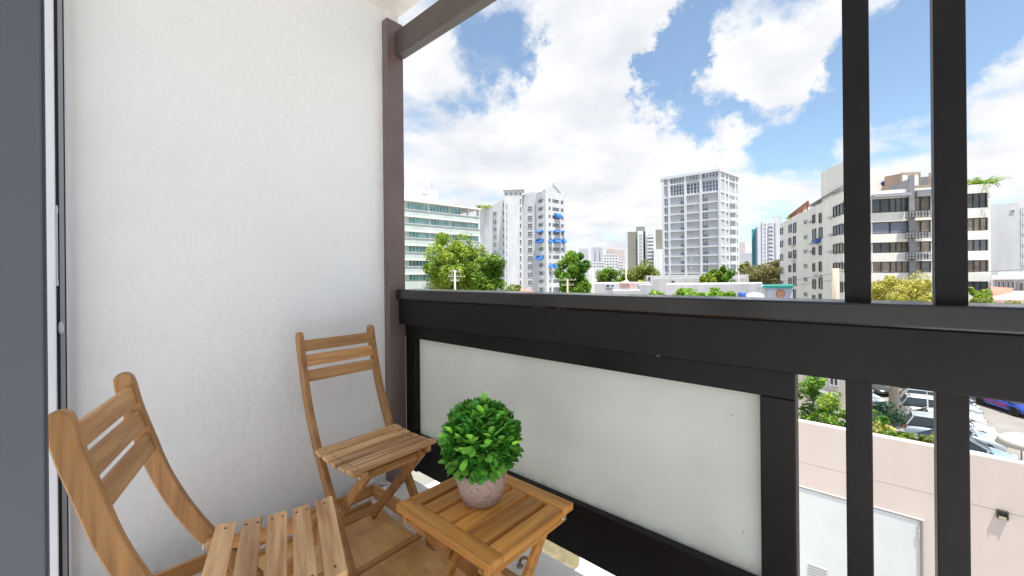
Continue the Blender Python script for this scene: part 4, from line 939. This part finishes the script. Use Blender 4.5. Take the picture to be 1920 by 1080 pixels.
def tree(name, lab, base, ztop_, rx, rz, m_, nleaf=4500, size=.35, ncl=26, trunk=.28, bark=None, lean=(0, 0), group=None, hollow=.35, cat='tree', clr=(.22, .42), ry=None):
    nleaf = int(nleaf * 1.7); size *= .74; bx, by = base; ry = ry or rx; ncl = int(ncl * 1.5); clr = (clr[0] * .72, clr[1] * .85)
    root = empty(name, (bx, by, G)); tag(root, lab, cat, group)
    rx *= 1.12; ry *= 1.12; cz = ztop_ - rz; C_ = np.array([bx + lean[0], by + lean[1], cz]); cls = []
    tr_ = MB(); tr_.tube([(bx, by, G), (bx + lean[0] * .3, by + lean[1] * .3, (G + cz) / 2), (C_[0], C_[1], cz)], [trunk, trunk * .75, trunk * .45], 8); tr_.build('trunk', bark or barkm, root, smooth=True)
    for k in range(ncl):
        d = rng.normal(size=3); d /= np.linalg.norm(d); d[2] = d[2] * .9 + .1; q = rng.uniform(hollow, .84) if k > 3 else .2
        cls.append((C_ + d * np.array([rx, ry, rz]) * q, rng.uniform(*clr)))
    P = []
    per = nleaf // ncl
    for c, r in cls:
        d = rng.normal(size=(per, 3)); d /= np.linalg.norm(d, axis=1)[:, None]; rr = rng.uniform(.25, 1, per) ** .45
        P.append(c + d * rr[:, None] * r * np.array([rx, ry, min(rx, rz)]) * rng.uniform(.85, 1.1, (per, 1)))
    for k in range(5):
        c = cls[int(rng.integers(4, ncl))][0]; s_ = C_ + (c - C_) * .0 + np.array([0, 0, -rz * .55])
        l = MB(); mid = (s_ + c) / 2 + np.array([0, 0, -.1 * rz]); l.tube([s_, mid, c], [trunk * .4, trunk * .28, trunk * .1], 6); l.build('limb', bark or barkm, root, smooth=True)
    cloud('crown', np.concatenate(P), size, m_, root)
    return root
def wpx(t, px): return px * t / FPX
def px_tree(name, lab, u, v, t, wpx_, hpx, m_, **k):
    p = plan(u, t); return tree(name, lab, p, ztop(u, v, t), wpx(t, wpx_ / 2), wpx(t, hpx / 2), m_, **k)
gt = 'trees among the buildings'
px_tree('broadleaf_tree', 'big green broadleaf tree in front of the teal windowed office block', 850, 430, 78, 132, 150, fol_m, nleaf=15000, size=.42, ncl=46, group=gt, clr=(.2, .34))
px_tree('broadleaf_tree', 'green tree spilling right below the white tower with no awnings side', 915, 466, 74, 76, 110, fol_g, nleaf=7000, size=.4, ncl=30, group=gt)
px_tree('broadleaf_tree', 'bright green tree to the right of the blue awning tower', 1074, 461, 68, 76, 130, fol_b, nleaf=8000, size=.4, ncl=30, group=gt, clr=(.2, .36))
px_tree('broadleaf_tree', 'rounded green tree below the hazy skyline, left of the olive tree', 1143, 495, 112, 62, 66, fol_g, nleaf=4500, size=.5, ncl=24, group=gt)
px_tree('broadleaf_tree', 'round olive green tree in front of the olive and white tower', 1206, 487, 108, 66, 70, fol_o, nleaf=5500, size=.45, ncl=26, group=gt)
px_tree('broadleaf_tree', 'small yellow green bush tree beside the low white building', 1207, 520, 95, 26, 30, fol_y, nleaf=1200, size=.4, ncl=12, group=gt)
px_tree('broadleaf_tree', 'yellowish tree half covering the foot of the grey tower', 1332, 499, 88, 48, 66, fol_m, nleaf=3500, size=.42, ncl=20, group=gt)
px_tree('broadleaf_tree', 'vivid light green tree at the right foot of the grey tower', 1362, 496, 87, 40, 66, fol_b, nleaf=3500, size=.42, ncl=20, group=gt)
px_tree('broadleaf_tree', 'large brownish green tree between grey tower and cream block', 1440, 485, 118, 92, 84, fol_br, nleaf=7500, size=.5, ncl=32, group=gt)
px_tree('broadleaf_tree', 'ochre green tree behind the brownish one, beside the grey tower', 1400, 482, 135, 34, 70, fol_o, nleaf=2600, size=.55, ncl=16, group=gt)
px_tree('broadleaf_tree', 'pale yellow flowering tree between the two dark balusters', 1692, 503, 38, 134, 130, fol_y, nleaf=15000, size=.17, ncl=46, group=gt, clr=(.18, .32))
px_tree('broadleaf_tree', 'yellow green shrubby tree just right of the second baluster', 1832, 524, 36, 46, 90, fol_m, nleaf=4500, size=.17, ncl=22, group=gt)
px_tree('broadleaf_tree', 'scrubby green tree crown low at the right above the rail', 1868, 556, 34, 60, 60, fol_o, nleaf=3500, size=.17, ncl=20, group=gt)
px_tree('broadleaf_tree', 'dark green low tree between white tower and rail', 960, 527, 86, 40, 50, fol_o, nleaf=2000, size=.4, ncl=14, group=gt)
gh = 'leafy tree tops just above the handrail'
for u, v, wd, lab in ((1140, 549, 60, 'bright leafy tree top above the handrail below the small shed'), (1192, 550, 50, 'low leafy tree top above the handrail, second from the left'),
                      (1235, 544, 60, 'leafy tree top above the handrail under the low white building'), (1285, 538.5, 80, 'tallest bright leafy tree top just above the handrail'),
                      (1330, 541, 66, 'leafy tree top above the handrail before the long white wall'), (1362, 546, 44, 'rightmost small leafy tree top above the handrail')):
    px_tree('leafy_tree', lab, u, v, 30, wd, wd * .75, fol_b, nleaf=1700, size=.26, ncl=18, group=gh, clr=(.25, .45), trunk=.14)
# trees by the pink wall and car park
tree('open_branched_tree', 'open branched green tree just behind the pink wall', tuple(aty(1512, 760, 26)[:2]), float(aty(1512, 700, 26)[2]) + .3, 2.1, 2.6, fol_b, nleaf=1500, size=.20, ncl=16, trunk=.16, bark=barkd, hollow=.5, clr=(.16, .3), group=gt)
tree('open_branched_tree', 'sparse lime green tree with crooked branches left of the first baluster', tuple(aty(1568, 770, 25)[:2]), float(aty(1568, 742, 25)[2]) + .3, 1.7, 2.0, fol_m, nleaf=800, size=.18, ncl=14, trunk=.15, bark=barkm, hollow=.6, clr=(.14, .26), group=gt, lean=(-.4, 0))
tk = atz(1697, 792, G); tt = (tk - CAM) @ fwd
tree('street_tree', 'tree with pale bare trunk standing by the parked cars', (.72, 41.0), float(at(1706, 600, tt)[2]), 2.6, 2.3, fol_m, nleaf=3500, size=.2, ncl=22, trunk=.34, bark=polem, lean=(.25, .1), group=gt, hollow=.5)
def shrub(lab, u, v, y, r, m_, n=700, size=.13):
    p = aty(u, v, y); return tree('shrub', lab, (float(p[0]), float(p[1])), float(p[2]) + r * .55, r, r * .9, m_, nleaf=n, size=size, ncl=12, trunk=.06, group='shrubs behind the pink wall', cat='shrub', clr=(.3, .5))
shrub('lime yellow shrub rising behind the pink wall beside the first baluster', 1650, 805, 24, .75, fol_y)
shrub('dark blue green spiky shrub by the bare tree trunk', 1676, 770, 29, .85, fol_d)
shrub('light green shrub tuft on the pink wall top in front of the cars', 1687, 820, 23, .55, fol_m)
shrub('pale green tuft on the pink wall top beside the second baluster', 1716, 826, 22.5, .55, fol_o)
shrub('green leafy shrub low behind the pink wall, left of the first baluster', 1583, 800, 24, .7, fol_b)
shrub('fresh green shrub above the lime yellow one', 1646, 784, 27, .6, fol_b)
# palms and planters on roofs
def fern(name, lab, u, v, t, n, ln_, m_, spread=1.0, zbase=None, cat='plant'):
    p = at(u, v, t); root = empty(name, tuple(float(x) for x in p)); tag(root, lab, cat)
    for k in range(n):
        th = rng.uniform(0, 2 * PI); el = rng.uniform(.35, 1.25); l = ln_ * rng.uniform(.7, 1.15); m = MB(); pts = []; b0 = p + np.array([rng.uniform(-.5, .5) * spread, rng.uniform(-.5, .5) * spread, 0])
        for i in range(7):
            s = i / 6; pts.append(b0 + np.array([math.cos(th) * math.cos(el) * l * s, math.sin(th) * math.cos(el) * l * s, l * (math.sin(el) * s - .55 * s * s)]))
        side = np.array([-math.sin(th), math.cos(th), 0])
        for i in range(1, 7):
            for sg in (-1, 1):
                q = pts[i]; tip = q + side * sg * l * .30 * (1.1 - i / 8) + (pts[i] - pts[i - 1]) * .9 - np.array([0, 0, .05]); wv_ = (pts[i] - pts[i - 1]) * .75
                m.add([pts[i - 1], pts[i - 1] + wv_, tip], [(0, 1, 2)])
        m.tube(pts, .015, 4, False); m.build('frond', m_, root)
    return root
zpl = g4.hit(1840, 345)[1]
fern('rooftop_palm', 'leafy palm plant on the corner roof of the cream block', 1840, 345, 51, 34, 2.0, fol_b, 2.4)
fern('rooftop_palm', 'small roof plant left of the palm on the cream block', 1824, 345.5, 51, 16, 1.1, fol_m, 1.6)
fern('rooftop_palm', 'green plants trailing on the low roof of the white tower', 911, 391, 161, 40, 3.4, fol_m, 6)
fern('rooftop_palm', 'tiny green pot plant on the far wing roof of the cream block', 1480.5, 411, 80, 10, 1.2, fol_b, 1.2)

# ================================================================== POLES
def pole(lab, u, vt, t, r, m_, arms=(), name='utility_pole'):
    p = plan(u, t); zt_ = ztop(u, vt, t); o = empty(name, (p[0], p[1], G)); tag(o, lab, 'pole', 'utility poles')
    m = MB(); m.tube([(p[0], p[1], G), (p[0], p[1], zt_)], [r * 1.25, r], 10); m.build('shaft', m_, o, smooth=True)
    for dz, hl in arms:
        q = MB(); a = np.array([*p, zt_ - dz]); d = np.array([rgt[0], rgt[1], 0]) * hl; bb = bar_mesh('x', None, a - d, a + d, .12, .10, (0, 0, 1)); q.add(bb.v, bb.f); q.build('crossarm', m_, o)
        for s in (-.9, -.4, .4, .9):
            c = a + d * s; i_ = MB(); i_.tube([c + np.array([0, 0, .05]), c + np.array([0, 0, .30])], .05, 6); i_.build('insulator', polew, o)
pole('pale utility pole with three crossarms in front of the big tree', 853, 506, 52, .12, polew, ((.25, .6), (.85, .85), (1.4, .55)))
pole('slim pale post rising left of the low shed roof', 1112, 505, 55, .15, polew)
pole('slim pale pole in front of the olive tree', 1174, 503, 90, .16, polew)
pole('brown wooden utility pole before the cream block, left of the first baluster', 1566, 503, 44, .36, polem, ((.2, 1.4),))
pole('faint pole with crossarm in front of the bright green tree', 1064, 523, 60, .13, polem, ((.15, 1.3), (.9, .9)))
pole('thin pole by the long white wall', 1385, 508, 60, .06, polew)
def wire(lab, a, b, sag):
    a = np.array(a); b = np.array(b); pts = []
    for i in range(17):
        s = i / 16; q = a * (1 - s) + b * s; q[2] -= sag * 4 * s * (1 - s); pts.append(q)
    m = MB(); m.tube(pts, .022, 5); tag(m.build('overhead_cable', wirem), lab, 'cable', 'overhead cables')
wire('overhead cable crossing the cream block above the kiosk', at(1384, 533, 60), at(1566, 512, 44), .3)
wire('lower overhead cable running from the kiosk to the brown pole', at(1384, 541, 60), at(1566, 524, 44), .3)
wire('overhead cable at the far right of the brown pole', at(1566, 508, 44), at(1990, 500, 40), .4)

# ================================================================== CARS
tyre = mat('tyre_rubber', (.02, .02, .02), .8); rimm = mat('alloy_rim', (.5, .5, .52), .3, metal=.8); cgl = mat('car_glass', (.03, .045, .05), .06, spec=.9)
lampw = mat('headlight_glass', (.7, .72, .75), .1); lampr = mat('taillight_red', (.35, .01, .01), .2); trimk = mat('black_trim', (.02, .02, .022), .5)
def make_car(lab, loc, rz, paint, kind='sedan', group='cars parked behind the pink wall'):
    root = empty('parked_car', (0, 0, 0)); tag(root, lab, 'car', group)
    if kind == 'suv': Ln, hw, belt, roof = 4.5, .92, 1.05, 1.70; cab = [(-2.1, .0), (-1.75, 1), (.35, 1), (1.05, 0)]
    else: Ln, hw, belt, roof = 4.55, .89, .92, 1.44; cab = [(-1.75, 0), (-.95, 1), (.25, 1), (1.15, 0)]
    st_ = [(-.5, .80, .42, belt - .22), (-.47, .93, .25, belt - .06), (-.36, 1, .20, belt), (-.1, 1, .20, belt), (.16, 1, .20, belt - .01), (.27, .99, .20, belt - .05), (.40, .96, .22, belt - .17), (.47, .88, .25, belt - .30), (.5, .74, .35, belt - .40)]
    n = 11; vs = []; fs = []
    for x, k, zb, zt_ in st_:
        h = hw * k
        half = [(h * .88, zb), (h * .985, zb + .10), (h, (zb + zt_) / 2), (h * .985, zt_ - .12), (h * .90, zt_ - .01)]
        ring = half + [(0, zt_ + .03)] + [(-a, b) for a, b in half[::-1]]
        vs += [(x * Ln, a, b) for a, b in ring]
    for i in range(len(st_) - 1):
        for k in range(n): fs.append((i * n + k, (i + 1) * n + k, (i + 1) * n + (k + 1) % n, i * n + (k + 1) % n))
    fs += [tuple(range(n)), tuple((len(st_) - 1) * n + k for k in range(n - 1, -1, -1))]
    o = child('body', MB().add(vs, fs).mesh('body', paint, True), root); sb = o.modifiers.new('sub', 'SUBSURF'); sb.levels = 1; sb.render_levels = 1
    # cabin glass
    g = MB(); q = []
    for x, up in cab:
        z = roof - .03 if up else belt + .0; h = hw * (.70 if up else .88); q += [(x, -h, z), (x, h, z)]
    (x0, _), (x1, _), (x2, _), (x3, _) = cab
    V = [(x0, -hw * .86, belt), (x0, hw * .86, belt), (x1, -hw * .70, roof - .04), (x1, hw * .70, roof - .04), (x2, -hw * .70, roof - .04), (x2, hw * .70, roof - .04), (x3, -hw * .84, belt - .03), (x3, hw * .84, belt - .03)]
    child('rear_window', MB().add([V[0], V[1], V[3], V[2]], [(0, 1, 2, 3)]).mesh('rear_window', cgl), root)
    child('windshield', MB().add([V[4], V[5], V[7], V[6]], [(0, 1, 2, 3)]).mesh('windshield', cgl), root)
    for s, idx in ((-1, (0, 2, 4, 6)), (1, (1, 3, 5, 7))):
        child('side_window', MB().add([V[k] for k in idx], [(0, 1, 2, 3)]).mesh('side_window', cgl), root)
    rm = MB(); pts = []
    for x, h, z in ((x1 - .06, .68, roof - .05), (x1 + .15, .70, roof - .005), ((x1 + x2) / 2, .71, roof + .025), (x2 - .15, .70, roof), (x2 + .06, .68, roof - .05)):
        pts += [(x, -hw * h - .03, z - .05), (x, -hw * h * .8, z), (x, hw * h * .8, z), (x, hw * h + .03, z - .05)]
    rf = [(i * 4 + k, (i + 1) * 4 + k, (i + 1) * 4 + k + 1, i * 4 + k + 1) for i in range(4) for k in range(3)]
    child('roof_panel', rm.add(pts, rf).mesh('roof_panel', paint, True), root)
    for s in (-1, 1):
        for a, b in ((V[0], V[2]), (V[4], V[6]), (((x1 + x2) / 2, -hw * .87, belt), ((x1 + x2) / 2, -hw * .70, roof - .03))):
            a = (a[0], s * abs(a[1]) + s * .008, a[2]); b = (b[0], s * abs(b[1]) + s * .008, b[2]); child('pillar', bar_mesh('x', None, a, b, .07, .03, (0, s, .3)).mesh('pillar', paint), root)
    wm = MB(); wm.lathe([(.20, -.10), (.31, -.105), (.33, -.07), (.33, .07), (.31, .105), (.20, .10)], 20); wmm = wm.mesh('tyre', tyre, True)
    rmh = MB(); rmh.lathe([(.21, -.09), (.21, .09), (.12, .075), (.05, .10), (.0, .10)], 16); rmm = rmh.mesh('rim', rimm)
    for x in (-1.36, 1.36):
        for s in (-1, 1):
            wo_ = child('wheel', wmm, root, (x, s * (hw - .09), .33), (-s * PI / 2, 0, 0)); child('rim', rmm, wo_)
            ar = MB(); ar.tube([(0, 0, -.02), (0, 0, .02)], .37, 20); child('wheel_arch', ar.mesh('wheel_arch', trimk), root, (x, s * (hw - .012), .34), (PI / 2, 0, 0))
    for s in (-1, 1):
        hl = MB(); hl.lathe([(.16, 0), (.14, .05), (.0, .07)], 12); h1 = child('headlight', hl.mesh('headlight', lampw, True), root, (Ln * .468, s * hw * .70, belt - .38), (0, 1.1, s * .5)); h1.scale = (.6, 1.1, 1)
        t1 = child('taillight', MB().box(-.04, .04, -.12, .12, -.09, .09).mesh('taillight', lampr), root, (-Ln * .483, s * hw * .72, belt - .2)); 
        mr_ = MB().box(-.06, .06, -.09, .09, -.06, .06); ob = child('wing_mirror', mr_.mesh('wing_mirror', paint), root, (x3 - .25, s * (hw + .08), belt + .07)); bev(ob, .03)
    child('grille', MB().box(-.02, .02, -.45, .45, -.08, .08).mesh('grille', trimk), root, (Ln * .497, 0, belt - .48))
    child('number_plate', MB().box(-.01, .01, -.16, .16, -.055, .055).mesh('number_plate', frame_w), root, (Ln * .505, 0, .42))
    root.location = loc; root.rotation_euler = (0, 0, rz)
    return root
def paintm(n, c): return mat(n, c, .28, metal=.15, spec=.6, coat=.7)
p_blue, p_sil, p_wh, p_dk, p_nv = paintm('car_light_blue', (.26, .36, .46)), paintm('car_silver_blue', (.40, .47, .53)), paintm('car_white', (.72, .74, .76)), paintm('car_dark_grey', (.05, .055, .06)), paintm('car_royal_blue', (.012, .05, .33))
z_ = G + .006
def car_at(u, v): p = atz(u, v, G); return (float(p[0]), float(p[1]), z_)
row = [(3.55, 35.6, p_blue, 'sedan', 'light blue sedan nearest the pink wall in the parked row'), (3.4, 38.25, p_sil, 'suv', 'silver blue car second from the pink wall in the parked row'),
       (3.5, 40.95, p_wh, 'sedan', 'white sedan third from the pink wall in the parked row'), (3.3, 43.6, p_wh, 'suv', 'white car fourth from the pink wall in the parked row'),
       (3.45, 46.3, p_sil, 'suv', 'grey car fifth from the pink wall in the parked row'), (3.4, 48.95, p_dk, 'sedan', 'dark car furthest from the pink wall in the parked row')]
for k, (x, y, pm_, kd, lab) in enumerate(row): make_car(lab, (x, y, z_), R((2, 1, 3, 2, 1, 2)[k]), pm_, kd)
bl = np.array(car_at(1841, 760)); br_ = np.array(car_at(1902, 780)); dv = br_ - bl; ang = math.atan2(dv[1], dv[0]); side_n = np.array([dv[1], -dv[0], 0]); side_n /= np.linalg.norm(side_n)
if side_n @ (-bl) < 0: side_n = -side_n
mid = (bl + br_) / 2 - side_n * .8
bc = make_car('royal blue sedan with pink lettering on its door across the lane', (float(mid[0]), float(mid[1]), z_), ang, p_nv)
def letter(txt, x, z, size, parent, m_, side):
    cu = bpy.data.curves.new('door_lettering', 'FONT'); cu.body = txt; cu.size = size; cu.extrude = .004; cu.align_x = 'CENTER'; cu.resolution_u = 2
    o = bpy.data.objects.new('tmp', cu); COL.objects.link(o); dg = bpy.context.evaluated_depsgraph_get(); me = bpy.data.meshes.new_from_object(o.evaluated_get(dg)); bpy.data.objects.remove(o)
    me.materials.clear(); me.materials.append(m_)
    return child('door_lettering', me, parent, (x, side * .897, z), (PI / 2, 0, 0 if side < 0 else PI))
pinkl = mat('pink_lettering', (.75, .06, .33), .5)
sd = -1 if (Matrix.Rotation(ang, 3, 'Z') @ Vector((0, -1, 0))).dot(Vector(side_n)) > 0 else 1
letter('MOLLY', sd * .62, .60, .34, bc, pinkl, sd); letter('MAID', -sd * .42, .50, .34, bc, pinkl, sd)
make_car('dark car parked behind the bare tree trunk', (-1.0, 50.6, z_), R(-42), p_dk, 'sedan', 'cars parked by the far building')
make_car('pale car parked left of the bare tree trunk', (-1.7, 45.6, z_), R(-42), p_sil, 'suv', 'cars parked by the far building')
ug = plan(1905, 20.5); 
um = MB(); zu = ztop(1905, 816, 21); prof = []
pu = plan(1912, 21)
um.lathe([(.9, zu - .55), (.75, zu - .2), (.42, zu), (.0, zu + .12)], 20, pu)
o = empty('garden_umbrella', (pu[0], pu[1], G)); tag(o, 'pale cream round canopy in front of the parked cars at the right edge', 'umbrella')
um.build('canopy', mat('cream_canvas', (.60, .57, .51), .8), o, smooth=True); m = MB(); m.tube([(pu[0], pu[1], G), (pu[0], pu[1], zu)], .03, 8); m.build('pole', greymet, o)
# street building seen between the frame and first baluster
p0, p1 = plan(1470, 33), plan(1592, 30); b11 = empty('street_house', (*plan(1540, 32), G)); tag(b11, 'pale stone house with dark shopfront behind the open branched tree', 'house')
f11 = Face(p0, p1); zt_ = ztop(1540, 600, 32); MB().prism([p0, p1, plan(1592, 38), plan(1470, 41)], G, zt_).build('wall', mat('pale_stone', (.52, .47, .42), .8, (.62, .57, .52), 1.2), b11)
for u0, v0, u1, v1, g_ in ((1556, 708, 1572, 722, glassd), (1548, 738, 1560, 772, glassb), (1562, 738, 1572, 772, glassd), (1535, 740, 1546, 780, glassb), (1510, 700, 1526, 716, glassd)): win(f11, b11, u0, v0, u1, v1, g_, frame_w, 2, 1, fw=.06)
m = MB(); a0, a1 = f11.hit(1532, 735)[0], f11.hit(1574, 735)[0]; f11.slab(m, a0, a1, f11.hit(1550, 738)[1], f11.hit(1550, 733)[1], .02, .9); m.build('shop_canopy', greymet, b11)
